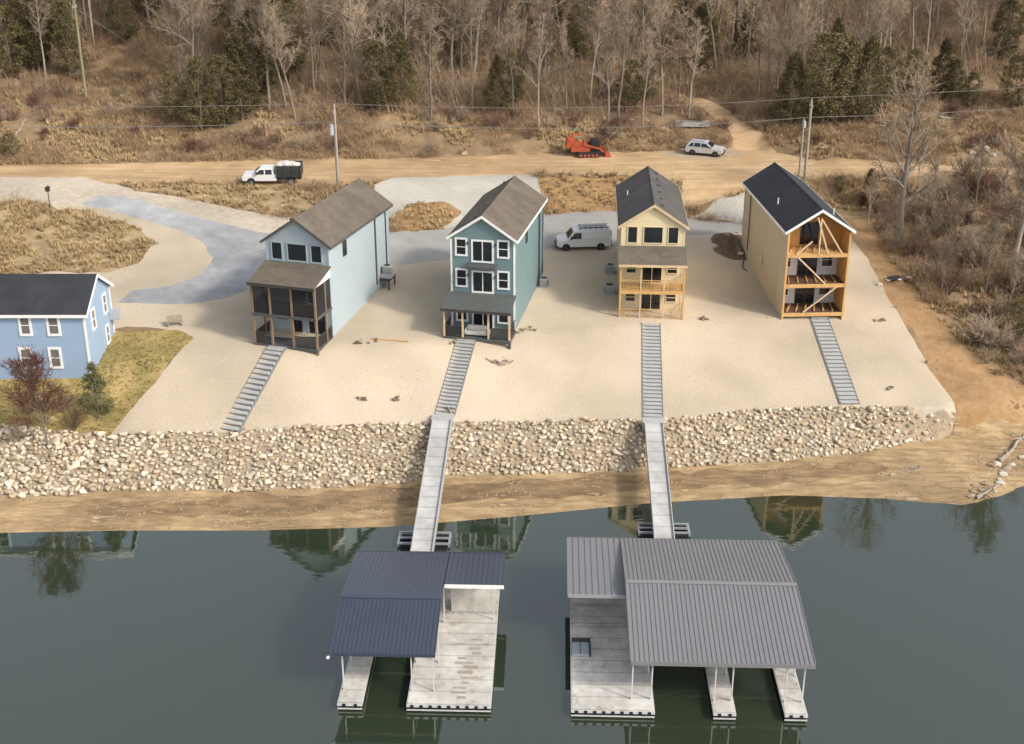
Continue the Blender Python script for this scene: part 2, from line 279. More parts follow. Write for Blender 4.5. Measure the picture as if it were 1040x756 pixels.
# ------------------------------------------------------------------ ground zones (outlines in the photo, cast on the terrain)
rnd = random.Random(7)
def outline(pts, amp=.25, step=.8, seed=1):
    P = [ground(*p)[:2] for p in pts]; out = []
    for a, b in zip(P, P[1:]+P[:1]):
        L_ = hypot(b[0]-a[0], b[1]-a[1]); n = max(1, int(L_/step))
        for i in range(n):
            t = i/n; out.append((a[0]+(b[0]-a[0])*t, a[1]+(b[1]-a[1])*t))
    A = np.array(out)
    if amp:
        A = np.stack([A[:,0]+amp*fbm(A[:,0]/1.8, A[:,1]/1.8, seed, 3), A[:,1]+amp*fbm(A[:,0]/1.8, A[:,1]/1.8, seed+50, 3)], 1)
    return A
ZONES = [   # later ones win
 ('rough_ground', 'brush_soil', [(-300,150),(-60,120),(0,100),(60,88),(100,60),(150,45),(185,80),(200,118),(300,122),(420,118),(540,122),(640,126),(720,118),(790,112),(880,110),(960,95),(1040,100),(1300,110),(1400,300),(1300,440),(1040,460),(900,400),(400,300),(0,300),(-300,300)], 2.5),
 ('lake_shore', 'wet_sand', [(-140,560),(-140,480),(0,470),(300,470),(600,455),(800,440),(960,425),(1040,415),(1180,400),(1180,530),(1000,545),(800,540),(500,560)], .3),
 ('mud_bank', 'mud', [(95,512),(220,507),(330,500),(440,492),(540,488),(640,480),(780,474),(880,470),(900,478),(800,493),(700,494),(600,505),(520,508),(400,516),(250,524),(120,526),(60,520)], 1.0),
 ('stone_bed', 'under_stone', [(-140,425),(0,430),(115,441),(250,437),(400,430),(520,428),(640,427),(700,424),(760,416),(860,413),(960,415),(972,432),(965,443),(900,456),(860,460),(800,468),(660,476),(520,483),(460,484),(400,491),(260,499),(130,499),(60,502),(0,505),(-140,506)], .35),
 ('side_slope', 'red_soil', [(855,225),(885,222),(905,262),(935,302),(975,352),(1010,378),(1060,400),(1060,440),(1005,436),(975,442),(960,400),(880,280)], .8),
 ('dry_bank', 'bank_grass', [(-140,205),(0,205),(30,203),(60,215),(110,222),(140,232),(158,245),(150,255),(140,268),(110,277),(0,277),(-140,278)], .4),
 ('roadside_strip', 'bank_grass', [(110,188),(200,187),(320,194),(330,208),(322,219),(290,219),(230,210),(190,200),(140,193)], .4),
 ('lawn', 'lawn', [(-140,330),(0,330),(128,337),(180,335),(197,344),(160,385),(112,443),(0,432),(-140,428)], .12),
 ('upper_gravel', 'pale_gravel', [(-140,172),(0,180),(90,178),(112,186),(140,194),(190,202),(235,212),(290,221),(330,222),(262,246),(215,228),(120,205),(95,200),(110,214),(60,213),(30,203),(0,204),(-140,204)], .3),
 ('gravel_lot', 'gravel', [(112,443),(160,385),(197,344),(180,335),(128,331),(90,340),(90,300),(-20,290),(-20,277),(110,277),(140,268),(150,255),(158,245),(140,232),(110,222),(80,210),(150,214),(230,240),(262,246),(400,262),(560,246),(700,236),(755,232),(850,225),(880,262),(907,310),(941,370),(972,420),(960,415),(860,413),(760,416),(700,424),(640,427),(520,428),(400,430),(250,437)], .25),
 ('drive', 'asphalt', [(80,207),(100,199),(130,200),(165,210),(200,221),(240,231),(275,238),(380,240),(395,240),(396,268),(300,290),(252,295),(225,303),(190,309),(150,308),(120,307),(134,295),(175,290),(205,278),(217,262),(210,250),(185,235),(150,224),(115,215)], .3),
 ('parking_apron', 'concrete_drive', [(390,237),(450,233),(550,218),(620,214),(700,222),(735,226),(757,224),(758,237),(700,239),(620,251),(560,253),(450,264),(392,270)], .3),
 ('stone_slope', 'white_gravel', [(378,188),(400,180),(480,176),(545,177),(550,200),(520,220),(452,232),(438,212),(415,209),(400,222),(380,226)], .4),
 ('bank_cut', 'cut_earth', [(395,232),(402,218),(418,208),(450,205),(470,215),(450,231),(420,236)], .5),
 ('bank_cut', 'cut_earth', [(548,180),(600,181),(640,178),(700,200),(690,214),(620,214),(552,216)], .4),
 ('stone_slope', 'white_gravel', [(700,222),(728,202),(770,192),(800,200),(790,224),(757,226)], .4),
 ('dirt_road', 'dirt_road', [(-140,168),(0,168),(120,166),(260,163),(330,161),(400,161),(550,157),(640,155),(690,152),(770,150),(830,163),(1040,172),(1180,176),(1180,182),(1040,180),(850,180),(790,185),(770,190),(728,200),(700,214),(690,205),(694,185),(640,178),(550,177),(400,181),(340,190),(200,186),(110,187),(85,180),(0,180),(-140,176)], .35),
 ('dirt_track', 'dirt_road', [(752,156),(770,152),(795,158),(778,140),(752,122),(735,108),(715,100),(690,96),(686,102),(712,110),(735,127)], .5),
 ('pullout', 'pullout_dirt', [(672,158),(690,151),(745,151),(760,158),(720,163)], .9),
 ('stone_fan', 'pale_gravel', [(925,416),(960,416),(968,428),(940,430)], .5),
]
ZN = []
for i, (nm, m_, pts, amp) in enumerate(ZONES): ZN.append((nm, m_, outline(pts, amp, seed=i*7+3)))
def inpoly(P, A):
    x, y = P[:,0], P[:,1]; c = np.zeros(len(P), bool)
    x0, y0 = A[:,0], A[:,1]; x1, y1 = np.roll(x0, -1), np.roll(y0, -1)
    for a, b, c_, d in zip(x0, y0, x1, y1):
        if b == d: continue
        m = ((b > y) != (d > y)) & (x < (c_-a)*(y-b)/(d-b)+a); c ^= m
    return c
def zone_of(P):
    z = np.full(len(P), -1)
    for i, (_, _, A) in enumerate(ZN):
        lo, hi = A.min(0), A.max(0); m = (P[:,0] > lo[0]) & (P[:,0] < hi[0]) & (P[:,1] > lo[1]) & (P[:,1] < hi[1])
        if m.any():
            k = np.where(m)[0]; z[k[inpoly(P[k], A)]] = i
    return z
def build_ground():
    pts = []
    def grid(x0, x1, y0, y1, s, hole=None, j=.3):
        xs = np.arange(x0, x1+.01, s); ys = np.arange(y0, y1+.01, s); X, Y = np.meshgrid(xs, ys); X = X.ravel(); Y = Y.ravel()
        rs = np.random.RandomState(int(s*10)); X = X+rs.uniform(-j, j, len(X))*s; Y = Y+rs.uniform(-j, j, len(Y))*s
        if hole: k = ~((X > hole[0]) & (X < hole[1]) & (Y > hole[2]) & (Y < hole[3])); X, Y = X[k], Y[k]
        return np.stack([X, Y], 1)
    core = (-70, 76, 76, 182)
    A = [grid(*core, .85), grid(-120, 120, 70, 262, 2.6, core), grid(-700, 700, -300, 900, 25, (-120, 120, 70, 262))]
    P = np.concatenate(A); n0 = len(P); verts = [Vector(p) for p in P]; edges = []
    for _, _, O in ZN:
        n = len(verts); verts += [Vector(p) for p in O]; k = len(O); edges += [(n+i, n+(i+1) % k) for i in range(k)]
    vo, eo, fo, *_ = geometry.delaunay_2d_cdt(verts, edges, [], 0, 1e-4)
    V = np.array([(v[0], v[1]) for v in vo]); Z_ = terrain(V[:,0], V[:,1])
    Fc = np.array([f[:3] for f in fo]); cen = V[Fc].mean(1); z = zone_of(cen)
    base = np.where((z < 0), np.where(cen[:,1] < 70, -3, -1), z)
    wild = (z < 0) & ~((cen[:,1] > np.interp(cen[:,0], BR[8][:,0], BR[8][:,1])+9)) & (cen[:,1] > 95)
    names = {}
    for i, (nm, m_, _) in enumerate(ZN): names.setdefault((nm, m_), []).append(i)
    def emit(name, m_, mask):
        F_ = Fc[mask]
        if not len(F_): return
        u, inv = np.unique(F_, return_inverse=True); inv = inv.reshape(-1, 3)
        me = bpy.data.meshes.new(name); me.from_pydata(np.column_stack([V[u], Z_[u]]).tolist(), [], inv.tolist()); me.materials.append(M[m_])
        bm = bmesh.new(); bm.from_mesh(me); bmesh.ops.recalc_face_normals(bm, faces=bm.faces); bm.faces.ensure_lookup_table()
        if bm.faces[0].normal.z < 0: bmesh.ops.reverse_faces(bm, faces=bm.faces)
        bm.to_mesh(me); bm.free()
        for p_ in me.polygons: p_.use_smooth = True
        o = bpy.data.objects.new(name, me); col.objects.link(o); o['kind'] = 'structure'
    for (nm, m_), ids in names.items(): emit(nm, m_, np.isin(z, ids))
    emit('hillside', 'leaf_litter', z < 0)
build_ground()
# water
def water():
    m, n, b = nodes('lake_water'); N = n.nodes; L = n.links
    b.inputs['Base Color'].default_value = (.026,.038,.020,1); b.inputs['Roughness'].default_value = .03; b.inputs['IOR'].default_value = 2.25
    tc = N.new('ShaderNodeTexCoord'); mp = N.new('ShaderNodeMapping'); mp.inputs['Scale'].default_value = (.5, 1, 1); L.new(tc.outputs['Object'], mp.inputs[0])
    a = N.new('ShaderNodeTexNoise'); a.inputs['Scale'].default_value = .9; a.inputs['Detail'].default_value = 4; L.new(mp.outputs[0], a.inputs[0])
    bp = N.new('ShaderNodeBump'); bp.inputs['Strength'].default_value = .06; bp.inputs['Distance'].default_value = .15; L.new(a.outputs[0], bp.inputs['Height']); L.new(bp.outputs[0], b.inputs['Normal'])
    o = MB().add([(-700,-500,0),(700,-500,0),(700,105,0),(-700,105,0)], [(0,1,2,3)]).build('lake_water', m); o['kind'] = 'structure'
water()
# ------------------------------------------------------------------ riprap
def to_px(x, y, z):
    z = z-CAM_Z; d = y*cos(PITCH)-z*sin(PITCH); u = y*sin(PITCH)+z*cos(PITCH); return 520+F_PX*x/d, 378-F_PX*u/d
def stones():
    protos = []; R = random.Random(3)
    for k in range(14):
        bm = bmesh.new(); sx, sy, sz = R.uniform(.8,1.25), R.uniform(.7,1.05), R.uniform(.5,.8)
        for i in range(16):
            v = Vector((R.gauss(0,1), R.gauss(0,1), R.gauss(0,1))).normalized()*R.uniform(.42,.55); bm.verts.new((v.x*sx, v.y*sy, v.z*sz))
        r = bmesh.ops.convex_hull(bm, input=bm.verts[:]); bmesh.ops.delete(bm, geom=[g for g in r['geom_unused'] if isinstance(g, bmesh.types.BMVert)], context='VERTS')
        bmesh.ops.triangulate(bm, faces=bm.faces[:]); bmesh.ops.bevel(bm, geom=bm.edges[:], offset=.02, segments=1, affect='EDGES'); bmesh.ops.triangulate(bm, faces=bm.faces[:])
        bm.verts.index_update()
        protos.append(([v.co.copy() for v in bm.verts], [tuple(v.index for v in f.verts) for f in bm.faces])); bm.free()
    tones = [(1,1,1),(1.12,1.1,1.08),(.84,.79,.72),(1.0,.9,.76),(.68,.64,.58),(1.2,1.2,1.22),(.9,.88,.88),(1.05,.98,.9)]
    def mk(name, vs, fs, tn):
        me = bpy.data.meshes.new(name); me.from_pydata(vs, [], fs); me.materials.append(M['stone'])
        at = me.attributes.new('tone', 'FLOAT_COLOR', 'FACE'); at.data.foreach_set('color', np.array(tn, dtype=np.float32).ravel()); return me
    meshes = [mk('riprap_stone', [tuple(v) for v in vs], fs, [(*tones[k % 8], 1)]*len(fs)) for k, (vs, fs) in enumerate(protos)]
    zi = [i for i, z in enumerate(ZN) if z[0] == 'stone_bed'][0]; rs = np.random.RandomState(5)
    P = np.stack([rs.uniform(-46, 44, 80000), rs.uniform(86, 106, 80000)], 1); z = zone_of(P); P = P[z == zi]
    # thin to a loose blue-noise packing
    cell = {}; keep = []
    for x, y in P:
        c = (int(x//.33), int(y//.33)); ok = True
        for dx in (-1,0,1):
            for dy in (-1,0,1):
                for q in cell.get((c[0]+dx, c[1]+dy), ()):
                    if (q[0]-x)**2+(q[1]-y)**2 < .105: ok = False
        if ok: cell.setdefault(c, []).append((x, y)); keep.append((x, y))
    items = []
    for x, y in keep:
        s = R.uniform(.32, .66)*(1.15 if x < -28 else 1)*(1+.25*(R.random() < .12)); items.append((x, y, gz(x, y)+s*R.uniform(.05,.28), s, R.randrange(14)))
    items.sort(key=lambda t: -t[3]/t[1])
    def stone_label(x, y, s, k):
        px, py = to_px(x, y, gz(x, y)); c = ['pale cream','cream white','tan grey','yellowish tan','dark grey','bright white','light grey','warm cream'][k % 8]
        b_ = [28,75,120,170,225,290,360,430,500,570,650,720,800,870,2000]; nm = ['at the left edge','below the reddish sapling','below the small evergreen','below the left tip of the gravel','left of the slanting left stairs','below the slanting left stairs','between left stairs and left gangway','left beside the left gangway','right beside the left gangway','midway between the two gangways','left beside the right gangway','right beside the right gangway','between right gangway and right stairs','below the right stairs','near the right tip']
        i = [q for q in range(15) if px < b_[q]][0]
        return '%s%s rock %s %s' % ('big ' if s > .8 else '', c, 'at bank foot' if gz(x, y) < 1.3 else 'low in bank' if gz(x, y) < 2 else 'high in bank', nm[i])
    for x, y, z, s, pi_ in items[:300]:
        o = bpy.data.objects.new('riprap_stone', meshes[pi_]); col.objects.link(o); o.location = (x, y, z); o.scale = (s,)*3
        o.rotation_euler = (R.uniform(-.5,.5), R.uniform(-.5,.5), R.uniform(0,6.28))
        tag(o, stone_label(x, y, s, pi_), 'rock', 'large limestone blocks of the rock bank')
    VV, FF, TT = [], [], []
    for x, y, z, s, pi_ in items[300:]:
        vs, fs = protos[pi_]; m = Matrix.Rotation(R.uniform(0,6.28),3,'Z') @ Matrix.Rotation(R.uniform(-.6,.6),3,'X'); n = len(VV); o3 = Vector((x,y,z))
        VV += [tuple(m@(v*s)+o3) for v in vs]; FF += [tuple(i+n for i in f) for f in fs]; TT += [(*R.choice(tones), 1)]*len(fs)
    o = bpy.data.objects.new('riprap_stones', mk('riprap_stones', VV, FF, TT)); col.objects.link(o)
    tag(o, 'smaller pale limestone rubble filling the rock bank above the muddy shore', 'rocks', kind='stuff')
stones()

# ------------------------------------------------------------------ house builder
def gable_roof(root, hw, y0, y1, ze, zr, m, trim, t=.16, name='roof', vents=6, ridge_x=0, vent_side=-1):
    """two shingled slopes, rake boards and fascias; hw = half width at the eave"""
    r = MB()
    r.slab([(-hw,y0,ze),(ridge_x,y0,zr),(ridge_x,y1,zr),(-hw,y1,ze)], t); r.slab([(hw,y0,ze),(hw,y1,ze),(ridge_x,y1,zr),(ridge_x,y0,zr)], t)
    roof = r.build(name, m, root)
    b = MB(); d = .24
    for yy, s in ((y0-.03, 0), (y1, 0)):
        for sx in (-1, 1): b.prism([(sx*hw,ze-d),(sx*hw,ze+.015),(ridge_x,zr+.015),(ridge_x,zr-d)], yy, yy+.03)
    b.box(-hw-.04,-hw-.003,y0,y1,ze-d,ze-.01); b.box(hw+.003,hw+.04,y0,y1,ze-d,ze-.01)
    b.build('fascia', trim, roof)
    c = MB(); c.prism([(ridge_x-.16,zr-.095),(ridge_x,zr+.04),(ridge_x+.16,zr-.095),(ridge_x,zr-.02)], y0, y1); c.build('ridge_cap', m, roof)
    sl_ = (zr-ze)/hw
    for i in range(vents):
        yy = y0+1.2+(y1-y0-2.4)*i/max(1, vents-1); x = ridge_x+vent_side*.75; z = zr-sl_*.75
        MB().box(x-.14,x+.14,yy-.14,yy+.14,z-.05,z+.16).build('roof_vent', trim if False else M['shingle_grey'], roof, bevel=.02)
    return roof
def window(parent, x0, x1, z0, z1, y, trim, n=(0,-1), mull=0, tw=.11, kind='window', glass='glass', bar_=True):
    """a window on a wall: frame ring standing proud, pane behind it; n = outward normal in plan; (x0,x1) run along the wall"""
    nx, ny = n
    def P(u, v, d):   # u along the wall, d outwards
        return (u, y-d, v) if ny else (y+nx*d, u, v)
    def bar(mb, u0, u1, v0, v1, d0, d1):
        a = P(u0, v0, d0); b = P(u1, v1, d1); mb.box(min(a[0],b[0]),max(a[0],b[0]),min(a[1],b[1]),max(a[1],b[1]),min(a[2],b[2]),max(a[2],b[2]))
    f = MB(); D = .07
    bar(f,x0-tw,x1+tw,z1,z1+tw,.002,D); bar(f,x0-tw,x1+tw,z0-tw,z0,.002,D+.02); bar(f,x0-tw,x0,z0,z1,.002,D); bar(f,x1,x1+tw,z0,z1,.002,D)
    for i in range(mull): u = x0+(x1-x0)*(i+1)/(mull+1); bar(f,u-.04,u+.04,z0,z1,.035,D-.01)
    if not mull and bar_: v = (z0+z1)/2; bar(f,x0,x1,v-.03,v+.03,.035,D-.01)
    o = f.build(kind, trim, parent)
    p = MB(); bar(p,x0,x1,z0,z1,.006,.03); p.build('pane', M[glass], o)
    return o
def railing(parent, pts, m, h=1.0, gap=.14, r=.02):
    b = MB()
    for a, c in zip(pts, pts[1:]):
        a = Vector(a); c = Vector(c); L_ = (c-a).length
        b.beam(a+Vector((0,0,h)), c+Vector((0,0,h)), .08, .06); b.beam(a+Vector((0,0,.1)), c+Vector((0,0,.1)), .05, .05)
        for i in range(1, int(L_/gap)): q = a+(c-a)*i*gap/L_; b.beam(q+Vector((0,0,.1)), q+Vector((0,0,h)), .035, .035)
    return b.build('railing', m, parent)
def posts(parent, xs, y, z0, z1, m, s=.15):
    for x in xs: MB().box(x-s/2,x+s/2,y-s/2,y+s/2,z0,z1).build('post', m, parent)
def gable_walls(root, hw, y0, y1, zb, ze, zr, m, trim):
    b = MB().prism([(-hw,zb),(hw,zb),(hw,ze),(0,zr),(-hw,ze)], y0, y1); wl = b.build('wall', m, root)
    t = MB()
    for sx in (-1, 1):
        for yy, s in ((y0, -1), (y1, 1)):
            x = sx*hw; t.box(min(x,x+sx*.03),max(x,x+sx*.03),min(yy+s*.03,yy-s*.12),max(yy+s*.03,yy-s*.12),zb,ze-.2)
            t.box(min(x-sx*.12,x),max(x-sx*.12,x),min(yy,yy+s*.03),max(yy,yy+s*.03),zb,ze-.2)
            t.build('corner_board', trim, wl); t = MB()
    return wl
def house_root(label, ap, zr, th): 
    x, y = at_z(*ap, zr); th = radians(th); o = thing('house', label, 'house', (x,y,0), -th); return o
def hvac(label, loc, rz=0, s=.8):
    t = thing('air_conditioner', label, 'air conditioner', loc, rz)
    MB().box(-s/2,s/2,-s/2,s/2,.06,.85).build('casing', M['transformer'], t, bevel=.04); MB().box(-s/2-.1,s/2+.1,-s/2-.1,s/2+.1,-.3,.06).build('pad', M['step_grey'], t)
    b = MB(); b.tube((0,0,.85),(0,0,.9),s*.38,14); [b.box(-s/2-.012,s/2+.012,-s/2-.012,s/2+.012,.15+i*.09,.17+i*.09) for i in range(7)]; b.build('grille', M['dark_trim'], t)
    return t
def local(root, x, y, z=None):
    th = -root.rotation_euler[2]; X = root.location.x+x*cos(th)+y*sin(th); Y = root.location.y-x*sin(th)+y*cos(th)
    return (X, Y, gz(X, Y) if z is None else z)

# --- house 1: pale blue-white, screened two storey porch
h = house_root('narrow pale bluish white house with a dark screened two level porch and brown shingle roof', (297.8,221.7), 17.7, 16.5); h1 = h
gable_walls(h, 2.92, .3, 14.1, 5.5, 15.45, 17.42, M['siding_pale'], M['siding_pale'])
gable_roof(h, 3.28, 0, 14.4, 15.42, 17.66, M['shingle_brown'], M['shingle_grey'])
for a, b in ((-2.35,-1.45),(-.85,.85),(1.35,2.25)): window(h, a, b, 13.85, 15.3, .3, M['siding_pale'], bar_=False)
PD = -3.0
p = MB(); p.slab([(-3.1,PD-.3,12.75),(3.1,PD-.3,12.75),(3.1,.3,13.62),(-3.1,.3,13.62)], .14); pr = p.build('porch_roof', M['shingle_brown'], h)
MB().box(-3.12,3.12,PD-.34,PD-.303,12.5,12.76).build('fascia', M['dark_trim'], pr)
MB().add([(2.95,PD,12.62),(2.95,.29,12.62),(2.95,.29,13.44),(2.95,PD,12.66),(2.99,PD,12.62),(2.99,.29,12.62),(2.99,.29,13.44),(2.99,PD,12.66)], [(0,1,2,3),(7,6,5,4),(0,4,5,1),(1,5,6,2),(2,6,7,3),(3,7,4,0)]).build('porch_gable', M['white_trim'], pr)
for z in (7.15, 9.95): MB().box(-3.0,3.0,PD-.05,.28,z-.25,z).build('porch_floor', M['deck_grey'], h)
posts(h, (-2.92,-1.25,.75,2.92), PD+.06, 7.15, 12.6, M['post_brown'], .17); posts(h, (2.92,-2.92), -.9, 7.15, 12.6, M['post_brown'], .15); posts(h, (-2.9,-1.25,.75,2.9), PD+.1, 5.2, 6.9, M['post_brown'], .22)
sm = mat('insect_screen', (.035,.035,.037), (.045,.045,.045), scale=9, rough=.8)
def screen_mat():
    m, n, b = nodes('porch_screen'); N = n.nodes; L = n.links; b.inputs['Base Color'].default_value = (.03,.03,.032,1); b.inputs['Roughness'].default_value = .8
    tr = N.new('ShaderNodeBsdfTransparent'); mx = N.new('ShaderNodeMixShader'); mx.inputs[0].default_value = .42
    L.new(tr.outputs[0], mx.inputs[1]); L.new(b.outputs[0], mx.inputs[2]); L.new(mx.outputs[0], n.nodes['Material Output'].inputs[0]); return m
SCR = screen_mat()
for a, b in ((-2.83,-1.34),(-1.16,.66),(.84,2.83)): MB().box(a,b,PD+.05,PD+.06,9.96,12.55).build('screen', SCR, h)
for s in (-1, 1): MB().box(s*2.92-.005,s*2.92+.005,PD+.15,.25,9.96,12.55).build('screen', SCR, h)
for a, b in ((-2.83,-1.34),(-1.16,.66),(.84,2.83)): railing(h, [(a,PD+.12,9.95),(b,PD+.12,9.95)], M['dark_trim'], h=1.0, gap=.1)
for a, b in ((-2.83,-1.34),(.84,2.83)): railing(h, [(a,PD+.06,7.15),(b,PD+.06,7.15)], M['dark_trim'], h=1.0, gap=.1)
for s in (-1,1): railing(h, [(s*2.92,PD+.2,7.15),(s*2.92,.2,7.15)], M['dark_trim'], gap=.1); railing(h, [(s*2.86,PD+.2,9.95),(s*2.86,.2,9.95)], M['dark_trim'], gap=.1)
for z in (7.15, 9.95):
    window(h, -2.35,-1.3, z+1.15, z+2.0, .3, M['siding_pale']); window(h, -.75,-.05 if z < 8 else .5, z+.05, z+2.1, .3, M['dark_trim'], kind='door', mull=1); window(h, .7,2.3, z+.1, z+2.1, .3, M['siding_pale'], mull=1, kind='sliding_door')
window(h, 3.3, 4.0, 13.6, 15.0, 2.92, M['dark_trim'], n=(1,0), tw=.05)
b = MB(); b.tube((2.99,10.6,15.2),(2.99,10.6,8.6),.09,8); b.build('downspout', M['shingle_grey'], h); MB().tube((2.99,13.2,15.2),(2.99,13.2,8.6),.06,8).build('downspout', M['dark_trim'], h)
b = MB(); b.box(2.96,3.95,11.2,12.9,8.75,8.95)
for x, y in ((3.87,11.3),(3.87,12.8)): b.box(x-.06,x+.06,y-.06,y+.06,7.5,8.75)
st = b.build('side_landing', M['dark_trim'], h); 
hvac('grey air conditioner on the side landing of the pale blue house', local(h, 3.5, 12.0, 9.25), -radians(16.5))

# --- house 2: teal with white trim
h = house_root('tall narrow teal house with white trimmed windows and a low front porch', (488.9,219.2), 17.6, 11.7); h2 = h
gable_walls(h, 2.85, .3, 14.1, 5.5, 15.5, 17.35, M['siding_teal'], M['white_trim'])
gable_roof(h, 3.15, 0, 14.4, 15.5, 17.57, M['shingle_brown'], M['white_trim'], vents=4)
for z0, z1 in ((13.95,15.3),(11.1,12.5)):
    for a, b in ((-2.3,-1.5),(1.45,2.25)): window(h, a, b, z0, z1, .3, M['white_trim'], tw=.15)
for z0, z1 in ((13.45,15.2),(10.65,12.4)): window(h, -.85,.85, z0, z1, .3, M['white_trim'], mull=1, kind='sliding_door', tw=.15)
MB().box(-1.35,1.35,-.75,.27,13.0,13.2).build('balcony', M['deck_grey'], h); b = MB()
for x in (-1.2, 1.2): b.beam((x,-.65,13.0),(x,.25,12.65),.08,.08)
b.build('balcony_bracket', M['deck_grey'], h)
for x in (-1.3, 1.2): MB().box(x-.07,x+.07,.1,.27,14.9,15.1).build('wall_lamp', M['dark_trim'], h); MB().box(x-.07,x+.07,.1,.27,12.0,12.2).build('wall_lamp', M['dark_trim'], h)
PD = -2.3
p = MB(); p.slab([(-3.1,PD-.3,9.85),(3.1,PD-.3,9.85),(3.0,.28,10.5),(-3.0,.28,10.5)], .12); pr = p.build('porch_roof', M['porch_roof_green'], h)
b = MB(); b.box(-3.12,3.12,PD-.34,PD-.303,9.62,9.87)
b.build('fascia', M['dark_trim'], pr)
MB().box(-3.0,3.0,PD-.05,.28,6.95,7.2).build('porch_floor', M['deck_grey'], h)
posts(h, (-2.9,-1.25,1.05,2.9), PD+.06, 7.2, 9.72, M['pale_lumber'], .15); posts(h, (-2.9,2.9), PD+.1, 5.2, 6.95, M['deck_grey'], .25)
for a, b in ((-2.82,-1.33),(1.13,2.82)): railing(h, [(a,PD+.06,7.2),(b,PD+.06,7.2)], M['dark_trim'], gap=.1)
for s in (-1,1): railing(h, [(s*2.9,PD+.2,7.2),(s*2.9,.2,7.2)], M['dark_trim'], gap=.1)
for a, b in ((-2.3,-1.5),(1.45,2.25)): window(h, a, b, 7.9, 9.3, .3, M['white_trim'], tw=.15)
window(h, -.85,.85, 7.25, 9.4, .3, M['white_trim'], mull=1, kind='sliding_door', tw=.15)
window(h, 5.2, 5.8, 13.8, 15.0, 2.85, M['dark_trim'], n=(1,0), tw=.05)
b = MB(); b.tube((2.95,11.5,15.3),(2.95,11.5,8.3),.07,8).build('downspout', M['dark_trim'], h); MB().tube((2.95,13.4,15.3),(2.95,13.4,8.3),.05,8).build('downspout', M['dark_trim'], h)
hvac('small dark air conditioner against the right wall of the teal house', local(h, 3.5, 11.2), -radians(11.7), .75)
hvac('grey air conditioner on the left side of the teal house', local(h, -3.5, 2.2), -radians(11.7), .75)
lx = local(h, -.1, -1.55, 7.2); t = thing('patio_sofa', 'cream cushioned sofa on the front porch of the teal house', 'sofa', lx, -radians(11.7))
MB().box(-.95,.95,-.35,.35,.12,.42).build('seat', M['sack'], t, bevel=.05); MB().box(-.95,.95,.2,.4,.42,.85).build('backrest', M['sack'], t, bevel=.05)
for s in (-1,1): MB().box(s*1.02-.07,s*1.02+.07,-.35,.4,.12,.62).build('armrest', M['sack'], t, bevel=.03); [MB().box(s*.9-.03,s*.9+.03,y-.03,y+.03,0,.12).build('leg', M['dark_trim'], t) for y in (-.3,.3)]

# --- house 3: pale yellow, unfinished wooden railings
h = house_root('narrow pale yellow house with grey shingle roof and raw wooden balcony railings', (664.8,207.8), 17.2, 3.3); h3 = h
gable_walls(h, 2.85, .3, 14.25, 5.5, 15.05, 16.95, M['siding_yellow'], M['siding_yellow'])
gable_roof(h, 3.18, 0, 14.55, 15.1, 17.17, M['shingle_grey'], M['pale_lumber'], vents=6, vent_side=1)
for a, b in ((-2.25,-1.45),(-.8,.85),(1.4,2.25)): window(h, a, b, 13.55, 15.0, .3, M['siding_yellow'], bar_=False, tw=.08)
PD = -1.9
p = MB(); p.slab([(-3.05,PD-.25,12.2),(3.05,PD-.25,12.2),(3.05,.28,13.25),(-3.05,.28,13.25)], .13); pr = p.build('porch_roof', M['shingle_brown'], h)
MB().box(-3.07,3.07,PD-.29,PD-.253,11.98,12.21).build('fascia', M['pale_lumber'], pr)
for z in (6.95, 9.7): 
    fl = MB().box(-2.9,2.9,PD-.02,.28,z-.08,z).build('porch_floor', M['lumber'], h); MB().box(-2.92,2.92,PD-.06,PD-.022,z-.32,z).build('rim_joist', M['lumber'], fl)
    window(h, -2.25,-1.45, z+1.0, z+1.75, .3, M['siding_yellow'], tw=.08); window(h, 1.45,2.3, z+1.0, z+1.75, .3, M['siding_yellow'], tw=.08)
    window(h, -.8,.9, z+.08, z+1.95, .3, M['siding_yellow'], mull=1, tw=.08, kind='sliding_door')
    for a, b in ((-2.8,-1.1),(-.95,1.0),(1.15,2.8)): railing(h, [(a,PD+.06,z),(b,PD+.06,z)], M['lumber'], h=.95, gap=.2)
    for s in (-1,1): railing(h, [(s*2.84,PD+.1,z),(s*2.84,.2,z)], M['lumber'], h=.95, gap=.2)
posts(h, (-2.84,2.84), PD+.06, 5.2, 12.05, M['lumber'], .16); posts(h, (-1.02,1.08), PD+.06, 5.2, 12.05, M['pale_lumber'], .12)
MB().box(-2.2,-2.1,8.5,8.6,15.6,16.2).build('roof_pipe', M['white_trim'], h)
hvac('upper grey air conditioner left of the pale yellow house', local(h, -3.6, 8.6), -radians(3.3), .85)
hvac('lower grey air conditioner left of the pale yellow house', local(h, -3.7, 3.6), -radians(3.3), 1.0)

